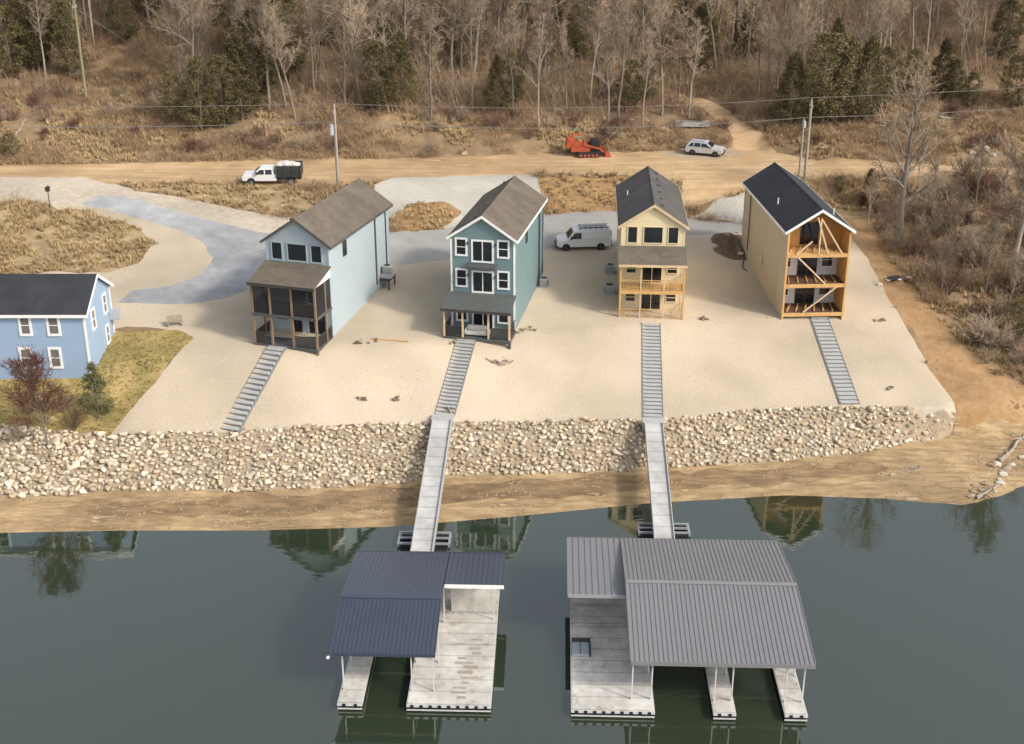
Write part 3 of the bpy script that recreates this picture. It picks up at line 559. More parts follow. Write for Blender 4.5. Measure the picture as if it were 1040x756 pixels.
# --- house 4: unfinished, open framed three level front
h = house_root('unfinished tan house with black roof and open wooden framed balconies on three levels', (836,212.8), 17.2, -3.1); h4 = h
RC = 3.0
gable_walls(h, 2.85, RC, 17.5, 5.5, 15.0, 16.95, M['siding_tan'], M['siding_tan'])
gable_roof(h, 3.15, 0, 17.75, 15.15, 17.17, M['shingle_dark'], M['white_trim'], vents=0)
b = MB(); b.box(-2.85,-2.7,.25,RC-.002,5.5,15.0); b.build('side_wall', M['siding_tan'], h)
b = MB(); b.box(-2.697,-2.66,.27,RC-.004,7.35,15.0); b.build('side_lining', M['plywood'], h)
b = MB(); b.box(2.7,2.85,.25,RC-.002,5.5,15.0); b.build('side_wall', M['plywood'], h)
for i, z in enumerate((7.4, 10.15, 13.0)):
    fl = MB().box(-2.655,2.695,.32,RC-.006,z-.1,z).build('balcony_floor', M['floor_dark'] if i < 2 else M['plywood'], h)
    MB().box(-2.86,2.86,.2,.3,z-.32,z+.02).build('rim_joist', M['lumber'], fl)
    bw = MB(); bw.box(-2.65,2.69,RC-.05,RC-.01,z,z+2.62 if i < 2 else 14.95); lin = bw.build('inner_wall', M['house_wrap'] if i < 2 else M['plywood'], h)
    if i < 2:
        window(h, -.95,.75, z+.05, z+2.15, RC-.05, M['dark_trim'], mull=1, kind='sliding_door', tw=.05)
        window(h, 1.25,2.2, z+.85, z+2.05, RC-.05, M['white_trim'], tw=.1); window(h, -2.45,-1.7, z+.85, z+2.05, RC-.05, M['white_trim'], tw=.1)
    else: window(h, -.95,.65, z+.15, z+2.15, RC-.05, M['dark_trim'], mull=0, kind='door', tw=.04)
b = MB().prism([(-2.6,15.0),(2.6,15.0),(0,16.75)], RC-.05, RC-.01); b.build('inner_gable', M['plywood'], h)
b = MB()
for x in (-2.78,2.78): b.box(x-.08,x+.08,.18,.3,5.3,15.0)
b.build('corner_stud', M['lumber'], h)
for q in (((.9,.2,13.0),(-.3,.2,16.4)),((2.2,.2,13.0),(.1,.2,16.2)),((.05,.2,13.0),(.05,.2,16.3)),((-1.8,.2,10.15+2.6),(.9,.2,10.2)),((2.1,.2,10.0),(-.9,.2,7.5)),((-2.0,.2,13.0),(-.6,.25,14.2))):
    MB().beam(*q, .11, .13).build('brace', M['pale_lumber'], h)
b = MB()
for i in range(7): b.beam((-2.4+i*.7,.8,13.06),(-1.6+i*.65,2.4,13.08),.14,.07)
b.build('loose_lumber', M['pale_lumber'], h)
b = MB()
for i in range(6): b.beam((-2.3+i*.85,.7,10.2),(-1.9+i*.8,2.5,10.22),.12,.06); b.beam((-2.3+i*.85,.6,7.46),(-1.5+i*.75,2.5,7.48),.14,.08)
b.build('loose_lumber', M['lumber'], h)
MB().tube((-2.2,7,15.8),(-2.2,7,16.4),.06,8).build('roof_pipe', M['white_trim'], h)
MB().tube((1.6,2,16.1),(1.6,2,16.75),.06,8).build('roof_pipe', M['white_trim'], h)
MB().box(-2.95,-2.852,8.3,8.8,9.4,10.4).build('meter_box', M['transformer'], h); MB().tube((-2.95,14.5,14.9),(-2.95,14.5,9.0),.05,6).build('downspout', M['dark_trim'], h)

defm('blind_glass', (.14,.135,.125), (.17,.16,.15), scale=2, rough=.15)
# --- blue house
gx, gy = -35.2, 100.0
h = thing('house', 'wide light blue two storey house with dark roof and white window trim on the lawn', 'house', (gx, gy, 0), 0); h5 = h
Wd, Dp = 16.0, 7.1; zb, ze, zr = 4.5, 11.45, 13.5
b = MB(); n_ = [(0,zb),(Dp,zb),(Dp,ze),(Dp/2,zr-.12),(0,ze)]
b.add([(0,y,z) for y,z in n_]+[(-Wd,y,z) for y,z in n_], [(0,1,2,3,4),(9,8,7,6,5)]+[(i,5+i,5+(i+1)%5,(i+1)%5) for i in range(5)]); wl = b.build('wall', M['siding_blue'], h)
r = MB(); o_ = .35; sl_ = (zr-ze)/(Dp/2)
r.slab([(.3,-o_,ze-o_*sl_+.14),(.3,Dp/2,zr+.14),(-Wd-.3,Dp/2,zr+.14),(-Wd-.3,-o_,ze-o_*sl_+.14)], .15); r.slab([(.3,Dp+o_,ze-o_*sl_+.14),(-Wd-.3,Dp+o_,ze-o_*sl_+.14),(-Wd-.3,Dp/2,zr+.14),(.3,Dp/2,zr+.14)], .15)
rf = r.build('roof', M['shingle_dark'], h)
b = MB()
for s0, s1 in ((-o_, Dp/2), (Dp+o_, Dp/2)):
    zz = ze-o_*sl_+.14; b.add([(.303,s0,zz-.3),(.303,s0,zz+.01),(.303,s1,zr+.15),(.303,s1,zr-.15),(.34,s0,zz-.3),(.34,s0,zz+.01),(.34,s1,zr+.15),(.34,s1,zr-.15)], [(0,1,2,3),(7,6,5,4),(0,4,5,1),(1,5,6,2),(2,6,7,3),(3,7,4,0)])
b.box(-Wd-.3,.34,-o_-.05,-o_-.003,ze-o_*sl_-.12,ze-o_*sl_+.13); b.build('fascia', M['white_trim'], rf)
MB().box(-.18,.04,-.04,-.001,zb,ze).build('corner_board', M['white_trim'], wl); MB().box(.002,.04,Dp-.18,Dp+.03,zb,ze).build('corner_board', M['white_trim'], wl)
def wat(px, py): X, Y, Z_ = at_y(px, py, gy); return X-gx, Z_
for (a, b_, c, d) in ((20,322,31,339),(48.5,322,60,339),(21,355,33,372),(51,355,62,372)):
    x0, z1 = wat(a, b_); x1, z0 = wat(c, d); window(h, x0, x1, z0, z1, 0, M['white_trim'], tw=.2, glass='blind_glass')
for x in (-10.2, -13.0):
    for z in (9.2, 6.5): window(h, x, x+.85, z, z+1.4, 0, M['white_trim'], tw=.16)
for a, b_, z0, z1 in ((1.7,2.4,9.4,10.9),(5.0,5.7,9.6,11.1),(4.9,5.5,6.9,8.3)): window(h, a, b_, z0, z1, 0, M['white_trim'], n=(1,0), tw=.16, glass='blind_glass')
MB().box(.005,.9,Dp-.9,Dp-.1,8.5,9.3).build('meter_box', M['transformer'], h, bevel=.04)

# ------------------------------------------------------------------ stairs down the gravel
def stairs(label, top, bot, n, wd=1.55):
    a = Vector(ground(*top)); b = Vector(ground(*bot)); rz = atan2(b.y-a.y, b.x-a.x); L_ = hypot(b.x-a.x, b.y-a.y)
    t = thing('staircase', label, 'stairs', a, rz, None)
    for i in range(n):
        x0 = L_*i/n; xm = L_*(i+.5)/n; z = gz(a.x+(b.x-a.x)*xm/L_, a.y+(b.y-a.y)*xm/L_)-a.z
        MB().box(x0+.03, x0+L_/n*1.0+.02, -wd/2, wd/2, z-.28, z+.10).build('tread', M['step_grey'], t, bevel=.015)
        MB().box(x0+L_/n*1.0+.021, x0+L_/n*1.0+.028, -wd/2+.02, wd/2-.02, z-.3, z+.06).build('riser', M['step_side'], t)
    for s in (-1, 1):
        m = MB()
        for i in range(n):
            p0 = (L_*i/n, s*(wd/2+.06), gz(a.x+(b.x-a.x)*i/n, a.y+(b.y-a.y)*i/n)-a.z-.05); p1 = (L_*(i+1)/n, s*(wd/2+.06), gz(a.x+(b.x-a.x)*(i+1)/n, a.y+(b.y-a.y)*(i+1)/n)-a.z-.05)
            m.beam(p0, p1, .08, .3)
        m.build('stringer', M['step_side'], t)
stairs('grey staircase slanting left down the gravel from the pale blue house', (284,351), (233,438), 18)
stairs('grey staircase from the teal house porch down to the left gangway', (474,345), (450,427), 23)
stairs('straight grey staircase from the pale yellow house down to the right gangway', (661,329), (663,430), 27)
stairs('grey staircase slanting right down the gravel from the unfinished tan house', (831,321), (863,411), 23)

# ------------------------------------------------------------------ gangways
def gangway(label, tp, tz, bp_, bz, wd, flo):
    ax, ay = at_z(*tp, tz); bx, by = at_z(*bp_, bz); rz = atan2(by-ay, bx-ax)-pi/2; L_ = hypot(bx-ax, by-ay)
    t = thing('gangway', label, 'gangway', (ax, ay, tz), rz+pi); sl2 = (bz-tz)/L_
    def zz(y): return sl2*(-y)
    # local y negative = towards the dock
    d = MB(); d.slab([(-wd/2,0,0),(wd/2,0,0),(wd/2,-L_,zz(-L_)),(-wd/2,-L_,zz(-L_))], .12); d.build('deck', M['gangway'], t)
    for s in (-1,1):
        m = MB(); x = s*(wd/2+.04); m.beam((x,0,.0),(x,-L_,zz(-L_)),.07,.3); m.build('side_rail', M['gangway_side'], t)
        m = MB(); k = int(L_/1.6)
        m.beam((x,0,-.55),(x,-L_,zz(-L_)-.45),.06,.07)
        for i in range(k): y0 = -L_*i/k; y1 = -L_*(i+1)/k; m.beam((x,y0,-.5+zz(y0)),(x,y1,-.1+zz(y1)),.04,.05)
        m.build('truss', M['gangway_side'], t)
    MB().box(-wd/2-.2,wd/2+.2,.02,1.1,-.6,.02).build('abutment', M['step_grey'], t)
    return (bx, by, rz+pi)
def float_frame(label, c, rz, w_=4.2, d_=1.9):
    t = thing('dock_float', label, 'dock float', (c[0], c[1], 0), rz)
    m = MB()
    for x in (-w_/2, -w_/2+1.45, w_/2-1.45, w_/2): m.box(x-.07,x+.07,-d_/2,d_/2,.12,.34)
    for y in (-d_/2, 0, d_/2): m.box(-w_/2-.07,w_/2+.07,y-.06,y+.06,.345,.48)
    m.build('frame', M['steel'], t)
    for s in (-1,1):
        for y in (-.5,.5): MB().box(s*(w_/2-.72)-.58,s*(w_/2-.72)+.58,y-.38,y+.38,-.25,.25).build('float', M['float_black'], t, bevel=.06)
g1 = gangway('long pale metal gangway down to the dark blue roofed dock', (449,427), 3.75, (428,562), .75, 1.45, None)
g2 = gangway('long pale metal gangway down to the grey roofed dock', (664,430), 3.75, (675,549), .75, 1.35, None)
fx, fy = at_z(431,548,.3); float_frame('steel float frame under the gangway of the dark blue roofed dock', (fx,fy), radians(-1.5), 3.7, 1.6)
fx, fy = at_z(674,538,.3); float_frame('steel float frame under the gangway of the grey roofed dock', (fx,fy), radians(-1.5), 3.7, 1.3)

# ------------------------------------------------------------------ docks
def ribs(q, n, m, parent, hgt=.035, wd=.05):
    """standing seams running down a roof slope q = (low-left, low-right, high-right, high-left)"""
    a, b, c, d = [Vector(p) for p in q]; mb = MB()
    for i in range(n+1):
        t = i/n; p0 = a+(b-a)*t+Vector((0,0,.025)); p1 = d+(c-d)*t+Vector((0,0,.025)); mb.beam(p0, p1, wd, hgt)
    return mb.build('standing_seam', m, parent)
def dock_floor(t, x0, x1, y0, y1, zt=.52, name='deck'):
    d = MB().box(x0,x1,y0,y1,zt-.1,zt).build(name, M['dock_deck'], t)
    b = MB(); b.box(x0-.06,x1+.06,y0-.06,y0-.003,zt-.17,zt-.02); b.box(x0-.06,x1+.06,y1+.003,y1+.06,zt-.17,zt-.02); b.box(x0-.06,x0-.003,y0,y1,zt-.17,zt-.02); b.box(x1+.003,x1+.06,y0,y1,zt-.17,zt-.02)
    b.box(x0-.05,x1+.05,y0-.05,y0-.003,zt-.42,zt-.34); b.build('edge_frame', M['white_steel'], d)
    f_ = MB(); n = max(1, int((x1-x0)/.62))
    for i in range(n): u0 = x0+(x1-x0)*i/n; u1 = x0+(x1-x0)*(i+1)/n; f_.box(u0+.06,u1-.06,y0+.05,y0+.9,-.3,zt-.13)
    f_.box(x0+.1,x1-.1,y0+1.0,y1-.1,-.3,zt-.13); f_.build('float', M['float_black'], d)
    m = MB(); k = int((x1-x0)/.5)
    for i in range(k): u = x0+(x1-x0)*(i+.5)/k; m.box(u-.1,u+.1,y0-.08,y0-.061,zt-.19,zt+.0)
    m.build('bumper', M['float_black'], d)
    return d
def dpost(t, pts, z0, z1f):
    for x, y in pts: MB().box(x-.04,x+.04,y-.04,y+.04,z0,z1f(y)).build('post', M['white_steel'], t)
# dock B (grey roof)
TB = radians(-2.0)
bx, by = at_z(581, 721, .52)
t = thing('boat_dock', 'large boat dock under a pale grey ribbed metal roof with open left deck', 'boat dock', (bx, by, 0), TB); dB = t
W_ = 14.0; YB = 15.0
def lB(px, py, z):
    X, Y = at_z(px, py, z); dx, dy = X-bx, Y-by; return (dx*cos(-TB)-dy*sin(-TB), dx*sin(-TB)+dy*cos(-TB))
f1, f2, f3, f4 = lB(664,721,.52)[0], lB(725,721,.52)[0], lB(746,721,.52)[0], lB(797,721,.52)[0]; f5 = lB(818,721,.52)[0]
dock_floor(t, 0, f1, 0, 9.0); dock_floor(t, f2, f3, 0, 11.2, name='finger'); dock_floor(t, f4, f5, 0, 11.2, name='finger'); dock_floor(t, 0, f5, 11.3, 14.3, name='rear_walkway'); dock_floor(t, 0, f1, 9.06, 11.24)
xr0, xr1 = lB(641,674,3.35)[0], lB(828,674,3.35)[0]; yf = lB(735,674,3.35)[1]; yr = lB(735,592,4.35)[1]; yb = lB(680,548,3.35)[1]; xl = lB(576,548,3.35)[0]
def roofz(y): return 3.35+(4.35-3.35)*(y-yf)/(yr-yf) if y < yr else 4.35-(4.35-3.35)*(y-yr)/(yb-yr)
ym = lB(600,604,3.75)[1]
rm = MB(); rm.slab([(xr0,yf,3.35),(xr1,yf,3.35),(xr1,yr,4.35),(xr0,yr,4.35)], .07); rm.slab([(xr0,yr,4.35),(xr1,yr,4.35),(xr1,yb,3.35),(xr0,yb,3.35)], .07)
rf = rm.build('roof', M['metal_roof_grey'], t); W1 = xr1-xr0
ribs([(xr0,yf,3.35),(xr1,yf,3.35),(xr1,yr,4.35),(xr0,yr,4.35)], 38, M['metal_roof_grey'], rf); ribs([(xr0,yb,3.35),(xr1,yb,3.35),(xr1,yr,4.35),(xr0,yr,4.35)], 38, M['metal_roof_grey'], rf)
m = MB(); m.add([(xr0,yr-.22,4.36),(xr1,yr-.22,4.36),(xr1,yr,4.44),(xr0,yr,4.44),(xr0,yr+.22,4.36),(xr1,yr+.22,4.36)], [(0,1,2,3),(3,2,5,4)]); m.build('ridge_cap', M['metal_roof_grey'], rf)
b = MB(); b.box(xr0,xr1,yf-.05,yf-.003,3.12,3.37); b.box(xl,xr1,yb+.003,yb+.05,3.12,3.37); b.add([(xr0-.04,yf,3.1),(xr0-.04,yr,4.12),(xr0-.04,yb,3.1),(xr0-.04,yb,3.37),(xr0-.04,yr,4.38),(xr0-.04,yf,3.37),(xr0-.003,yf,3.1),(xr0-.003,yr,4.12),(xr0-.003,yb,3.1),(xr0-.003,yb,3.37),(xr0-.003,yr,4.38),(xr0-.003,yf,3.37)], [(0,1,4,5),(1,2,3,4),(11,10,7,6),(10,9,8,7),(5,4,10,11),(4,3,9,10)])
b.build('roof_edge', M['metal_roof_grey'], rf)
sx0, sx1 = xl, xr0-.045
s = MB(); s.slab([(sx0,ym,3.72),(sx1,ym,3.72),(sx1,yb,3.345),(sx0,yb,3.345)], .06); sr = s.build('lower_roof', M['metal_roof_grey'], t)
ribs([(sx0,yb,3.345),(sx1,yb,3.345),(sx1,ym,3.72),(sx0,ym,3.72)], 9, M['metal_roof_grey'], sr); MB().box(sx0,sx1,ym-.05,ym-.003,3.52,3.74).build('roof_edge', M['steel'], sr)
pp = [(f1-.1,.2),(f3-.1,.2),(f5-.1,.2),(f2+.1,.2),(f4+.1,.2),(f1-.1,3.8),(f3-.1,3.8),(f5-.1,3.8),(f1-.1,7.6),(f3-.1,7.6),(f5-.1,7.6),(f5-.1,11.6),(f3,11.6),(f1,11.6),(.2,13.9),(f1,13.9),(f3,13.9),(f5-.1,13.9),(.2,8.6)]
dpost(t, [(max(x, xr0+.3) if y > .5 or x > 2 else x, max(y, yf+.25)) for x, y in pp if x > xr0 or y > 8], .52, lambda y: min(roofz(y), 3.72 if y > 8 else 9)-.12)
dpost(t, [(xr0+.15,yf+.25)], .52, lambda y: roofz(y)-.1)
m = MB()
for y in (yf+.8, 3.8, 7.6, 11.6, 13.9):
    z = roofz(y)-.2; m.box(xr0+.1,xr1-.1,y-.05,y+.05,z-.1,z)
for x in (xr0+.2, f1, f3, f5-.1): 
    m.beam((x,yf+.15,3.14),(x,yr,4.12),.07,.1); m.beam((x,yr,4.12),(x,yb-.2,3.15),.07,.1)
m.build('truss', M['white_steel'], t)
# small box hatch with seat on the left edge of dock B
cx, cy = lB(590,662,.52)
t2 = thing('swim_ladder_bay', 'small pale blue locker with dark lid on the left edge of the grey roofed dock', 'dock locker', (bx+(cx)*cos(TB)-(cy)*sin(TB), by+cx*sin(TB)+cy*cos(TB), .522), TB)
t2.name = 'dock_locker'
MB().box(-.55,.5,-.55,.75,.0,.22).build('box', M['siding_pale'], t2, bevel=.03); MB().box(-.58,.6,.78,.9,0,.42).build('back_panel', M['dark_trim'], t2); MB().box(.52,.62,-.55,.77,0,.3).build('side_panel', M['dark_trim'], t2); MB().box(-.06,-.02,-.55,.75,.222,.24).build('divider', M['dark_trim'], t2)
# dock A (dark roof)
TA = radians(-1.8)
ax, ay = at_z(343.5, 714, .52)
t = thing('boat_dock', 'smaller boat dock under a dark navy metal roof with open right deck', 'boat dock', (ax, ay, 0), TA); dA = t
def lA(px, py, z):
    X, Y = at_z(px, py, z); dx, dy = X-ax, Y-ay; return (dx*cos(-TA)-dy*sin(-TA), dx*sin(-TA)+dy*cos(-TA))
a1, a2, a3 = lA(367,714,.52)[0], lA(414,714,.52)[0], lA(498,714,.52)[0]
dock_floor(t, 0, a1, 0, 9.6, name='finger'); dock_floor(t, a2, a3, 0, 9.7); dock_floor(t, 0, a3, 9.8, 12.6, name='rear_walkway')
xr0, xr1 = lA(334,664,3.3)[0], lA(442,664,3.3)[0]; yf = lA(390,664,3.3)[1]; yr = lA(400,606,4.2)[1]; yb = lA(440,561,3.3)[1]; xe = lA(514,560,3.3)[0]; ym = lA(480,594,4.0)[1]
zm = 4.2-(4.2-3.3)*(ym-yr)/(yb-yr)
def roofa(y): return 3.3+.9*(y-yf)/(yr-yf) if y < yr else 4.2-.9*(y-yr)/(yb-yr)
rm = MB(); rm.slab([(xr0,yf,3.3),(xr1,yf,3.3),(xr1,yr,4.2),(xr0,yr,4.2)], .07); rm.slab([(xr0,yr,4.2),(xr1,yr,4.2),(xr1,yb,3.3),(xr0,yb,3.3)], .07); rm.slab([(xr1,ym,zm),(xe,ym,zm),(xe,yb,3.3),(xr1,yb,3.3)], .068)
rf = rm.build('roof', M['metal_roof_dark'], t)
ribs([(xr0,yf,3.3),(xr1,yf,3.3),(xr1,yr,4.2),(xr0,yr,4.2)], 24, M['metal_roof_dark'], rf); ribs([(xr0,yb,3.3),(xr1,yb,3.3),(xr1,yr,4.2),(xr0,yr,4.2)], 24, M['metal_roof_dark'], rf); ribs([(xr1,yb,3.3),(xe,yb,3.3),(xe,ym,zm),(xr1,ym,zm)], 11, M['metal_roof_dark'], rf)
m = MB(); m.add([(xr0,yr-.2,4.2),(xr1,yr-.2,4.2),(xr1,yr,4.29),(xr0,yr,4.29),(xr0,yr+.2,4.2),(xr1,yr+.2,4.2)], [(0,1,2,3),(3,2,5,4)]); m.build('ridge_cap', M['metal_roof_dark'], rf)
b = MB(); b.box(xr0,xr1,yf-.05,yf-.003,3.1,3.32); b.box(xr0,xe,yb+.003,yb+.05,3.1,3.32)
for x in (xr0-.04, xr1+.003): b.add([(x,yf,3.1),(x,yr,4.0),(x,yb if x < 2 else ym,3.1 if x < 2 else zm-.2),(x,yb if x < 2 else ym,3.31 if x < 2 else zm+.02),(x,yr,4.22),(x,yf,3.31)], [(0,1,4,5),(1,2,3,4)])
b.build('roof_edge', M['metal_roof_dark'], rf); MB().box(xr1+.05,xe+.05,ym-.06,ym-.003,zm-.22,zm+.03).build('roof_edge', M['white_trim'], rf)
dpost(t, [(.15,yf+.25),(a2+.15,yf+.25),(xr1-.15,yf+.25),(.15,4.2),(a2+.15,4.2),(xr1-.1,4.2),(.15,8.6),(a2+.15,8.6),(xr1-.1,8.6),(a3-.2,9.0),(.2,12.2),(a2,12.2),(a3-.2,12.2)], .52, lambda y: roofa(y)-.12)
m = MB()
for y in (yf+.8, 4.2, 8.6, 12.2): z = roofa(y)-.2; m.box(xr0+.1,(xr1 if y < 9 else xe)-.1,y-.05,y+.05,z-.1,z)
for x in (xr0+.25, a2+.1, xr1-.2): m.beam((x,yf+.15,3.09),(x,yr,3.95),.07,.1); m.beam((x,yr,3.95),(x,yb-.2,3.1),.07,.1)
m.build('truss', M['white_steel'], t)
b = MB(); b.box(xr1+.25,a3-.1,9.9,10.0,.54,2.6); b.build('end_panel', M['dock_deck'], t)
m = MB()
for q in range(13): xx = a3-2.4+rnd.random()*1.3; yy = .6+q*.5; m.box(xx,min(a3-.05,xx+rnd.uniform(.4,1.2)),yy,yy+rnd.uniform(.12,.3),.523,.545)
m.build('worn_boards', mat('worn_deck', (.36,.31,.245), (.28,.235,.18), scale=1, rough=.9), t)['kind'] = 'stuff'
MB().tube((xr0-.05,yf-.1,3.05),(xr0-.05,yf-.25,3.12),.09,10).build('dock_lamp', M['white_trim'], t)
# ------------------------------------------------------------------ vehicles
def car_mesh(root, lower, upper, w0, w1, paint, belt, name='body'):
    """lower and upper side outlines (x, z); the upper one leans in from w0 at the belt to w1 at the top"""
    zt = max(z for _, z in upper)
    def wy(z): return w0+(w1-w0)*max(0, (z-belt)/(zt-belt))
    m = MB().prism(lower, -w0, w0); body = m.build(name, paint, root, bevel=.05, smooth=False)
    n = len(upper); m = MB(); m.add([(x,-wy(z),z) for x,z in upper]+[(x,wy(z),z) for x,z in upper], [tuple(range(n)), tuple(reversed(range(n,2*n)))]+[(i,n+i,n+(i+1)%n,(i+1)%n) for i in range(n)])
    cabin = m.build('cabin', paint, root, bevel=.04); return body, cabin, wy
def side_panes(cabin, wy, polys):
    for P in polys:
        for s in (-1, 1):
            m = MB(); k = len(P); m.add([(x, s*(wy(z)+.004), z) for x, z in P]+[(x, s*(wy(z)+.016), z) for x, z in P], [tuple(range(k)), tuple(reversed(range(k,2*k)))]+[(i,k+i,k+(i+1)%k,(i+1)%k) for i in range(k)]); m.build('window', M['glass'], cabin)
def end_pane(cabin, wy, a, b, name='windscreen'):
    """pane on the sloping end of the cabin between outline points a (low) and b (high)"""
    a = Vector((a[0],0,a[1])); b = Vector((b[0],0,b[1])); d = b-a; nrm = Vector((-d.z,0,d.x)).normalized()
    if nrm.z < 0 and abs(nrm.z) > .05: nrm = -nrm
    if abs(nrm.z) <= .05: nrm = Vector((1 if a.x > 0 else -1, 0, 0))
    p = a+d*.1; q = a+d*.92; o1 = nrm*.006; o2 = nrm*.018
    wa = wy(p.z)-.1; wb = wy(q.z)-.1
    vs = [Vector((p.x,-wa,p.z)),Vector((p.x,wa,p.z)),Vector((q.x,wb,q.z)),Vector((q.x,-wb,q.z))]
    m = MB(); m.add([v+o1 for v in vs]+[v+o2 for v in vs], [(0,1,2,3),(7,6,5,4)]+[(i,4+i,4+(i+1)%4,(i+1)%4) for i in range(4)]); m.build(name, M['glass'], cabin)
def wheel(root, x, y, r=.35, wd=.22):
    s = 1 if y > 0 else -1
    t = MB(); n = 20; R_ = [(r*.62,0),(r*.93,0),(r,.04),(r,wd-.04),(r*.93,wd),(r*.62,wd)]
    vs = []; 
    for i in range(n): a = 2*pi*i/n; vs += [(rr*cos(a), s*(-dd), rr*sin(a)) for rr, dd in R_]
    k = len(R_); fs = [(i*k+j, ((i+1)%n)*k+j, ((i+1)%n)*k+(j+1)%k, i*k+(j+1)%k) for i in range(n) for j in range(k)]
    t.add(vs, fs); e = bpy.data.objects.new('wheel', None); e.empty_display_size = .2; col.objects.link(e); e.parent = root; e.location = (x, y, r)
    t.build('tyre', M['rubber'], e); m = MB(); m.tube((0,-s*.03,0),(0,-s*(wd-.03),0),r*.61,16); [m.beam((0,-s*.028,0),(r*.58*cos(a*1.2566),-s*.028,r*.58*sin(a*1.2566)),.03,.07) for a in range(5)]; m.build('rim', M['rim'], e)
def arches(body, xs, w0, r):
    for x in xs:
        for s in (-1,1): MB().tube((x,s*(w0-.02),r),(x,s*(w0+.006),r),r*1.16,20).build('wheel_arch', M['black_paint'], body)
def bits(body, xf, xb, z, w0, zb=None):
    for s in (-1,1):
        MB().box(xf-.02,xf+.03,s*(w0-.22)-.16,s*(w0-.22)+.16,z-.08,z+.09).build('headlight', M['lamp_glass'], body, bevel=.01)
        MB().box(xb-.03,xb+.02,s*(w0-.12)-.09,s*(w0-.12)+.09,z-.05,z+.25).build('tail_light', M['tail_red'], body, bevel=.01)
    MB().box(xf-.05,xf+.1,-w0+.05,w0-.05,.32,.52).build('bumper', M['black_paint'], body, bevel=.02); MB().box(xb-.1,xb+.05,-w0+.05,w0-.05,.32,.52).build('bumper', M['black_paint'], body, bevel=.02)
    MB().box(xf-.01,xf+.035,-.4,.4,z-.1,z+.08).build('grille', M['black_paint'], body)
def put(px, py): return ground(px, py)
def seat_on(o, L_, W_):
    """tip the vehicle so that it stands on the ground under it"""
    x, y = o.location.x, o.location.y; a = o.rotation_euler[2]; c, s = cos(a), sin(a)
    g = lambda u, v: gz(x+u*c-v*s, y+u*s+v*c)
    zf, zb, zl, zr = g(L_,0), g(-L_,0), g(0,W_), g(0,-W_)
    o.rotation_mode = 'XYZ'; o.rotation_euler = (math.atan2(zl-zr, 2*W_), -math.atan2(zf-zb, 2*L_), a); o.location.z = (zf+zb+zl+zr)/4+.01
# van, facing left
v = thing('parked_van', 'white cargo van with roof rack parked behind the teal house', 'van', put(592,251), pi+.08)
lo = [(-2.75,.35),(2.5,.35),(2.8,.5),(2.78,.85),(2.6,1.02),(1.75,1.2),(-2.8,1.2),(-2.8,.5)]; up = [(1.75,1.2),(1.1,1.98),(.9,2.05),(-2.7,2.08),(-2.8,1.2)]
b, c, wy = car_mesh(v, lo, up, 1.0, .86, M['car_white'], 1.2)
side_panes(c, wy, [[(1.45,1.25),(.95,1.85),(.3,1.85),(.3,1.25)]]); end_pane(c, wy, (1.75,1.2), (1.1,1.98)); bits(b, 2.78, -2.78, .8, 1.0)
for x in (1.85,-1.7):
    for s in (-1,1): wheel(v, x, s*1.01)
arches(b, (1.85,-1.7), 1.0, .35)
for s in (-1,1): MB().box(1.25,1.42,s*1.0-.05+s*.12,s*1.0+.05+s*.12,1.2,1.5).build('mirror', M['black_paint'], b); MB().box(-2.82,-2.805,.08 if s>0 else -.8,.8 if s>0 else -.08,1.35,1.85).build('window', M['glass'], c)
rk = MB()
for s in (-.6,.6): rk.beam((.5,s,2.25),(-2.5,s,2.27),.05,.05)
for i in range(6): x = .4-i*.55; rk.beam((x,-.75,2.22),(x,.75,2.22),.05,.05); [rk.beam((x,s,2.03),(x,s,2.22),.04,.04) for s in (-.72,.72)]
rk.build('roof_rack', M['black_paint'], v); MB().box(-2.3,.3,-.35,.05,2.29,2.37).build('ladder', M['steel'], v)
seat_on(v, 1.7, .9)
# SUV, facing right
v = thing('parked_car', 'silver car parked on the pale pullout behind the dirt road', 'car', put(716,157), -.35)
lo = [(-2.2,.35),(2.1,.35),(2.3,.5),(2.28,.8),(2.1,.93),(1.0,1.05),(-2.2,1.08),(-2.32,.9),(-2.3,.5)]; up = [(1.05,1.05),(.3,1.6),(0,1.66),(-1.5,1.66),(-1.85,1.6),(-2.22,1.08)]
b, c, wy = car_mesh(v, lo, up, .92, .7, M['car_silver'], 1.05)
side_panes(c, wy, [[(.75,1.1),(.2,1.5),(-.35,1.55),(-.35,1.1)],[(-.45,1.1),(-.45,1.55),(-1.2,1.55),(-1.25,1.1)],[(-1.35,1.1),(-1.3,1.55),(-1.6,1.52),(-1.95,1.12)]]); end_pane(c, wy, (1.05,1.05), (.3,1.6)); end_pane(c, wy, (-2.22,1.08), (-1.85,1.6), 'rear_window'); bits(b, 2.27, -2.29, .75, .92)
for x in (1.4,-1.4):
    for s in (-1,1): wheel(v, x, s*.93, .34)
arches(b, (1.4,-1.4), .92, .34)
for s in (-1,1): MB().box(.7,.85,s*1.02-.07,s*1.02+.07,1.05,1.2).build('mirror', M['black_paint'], b); MB().beam((.1,s*.62,1.7),(-1.5,s*.62,1.7),.04,.04).build('roof_rail', M['black_paint'], c)
seat_on(v, 1.4, .9)
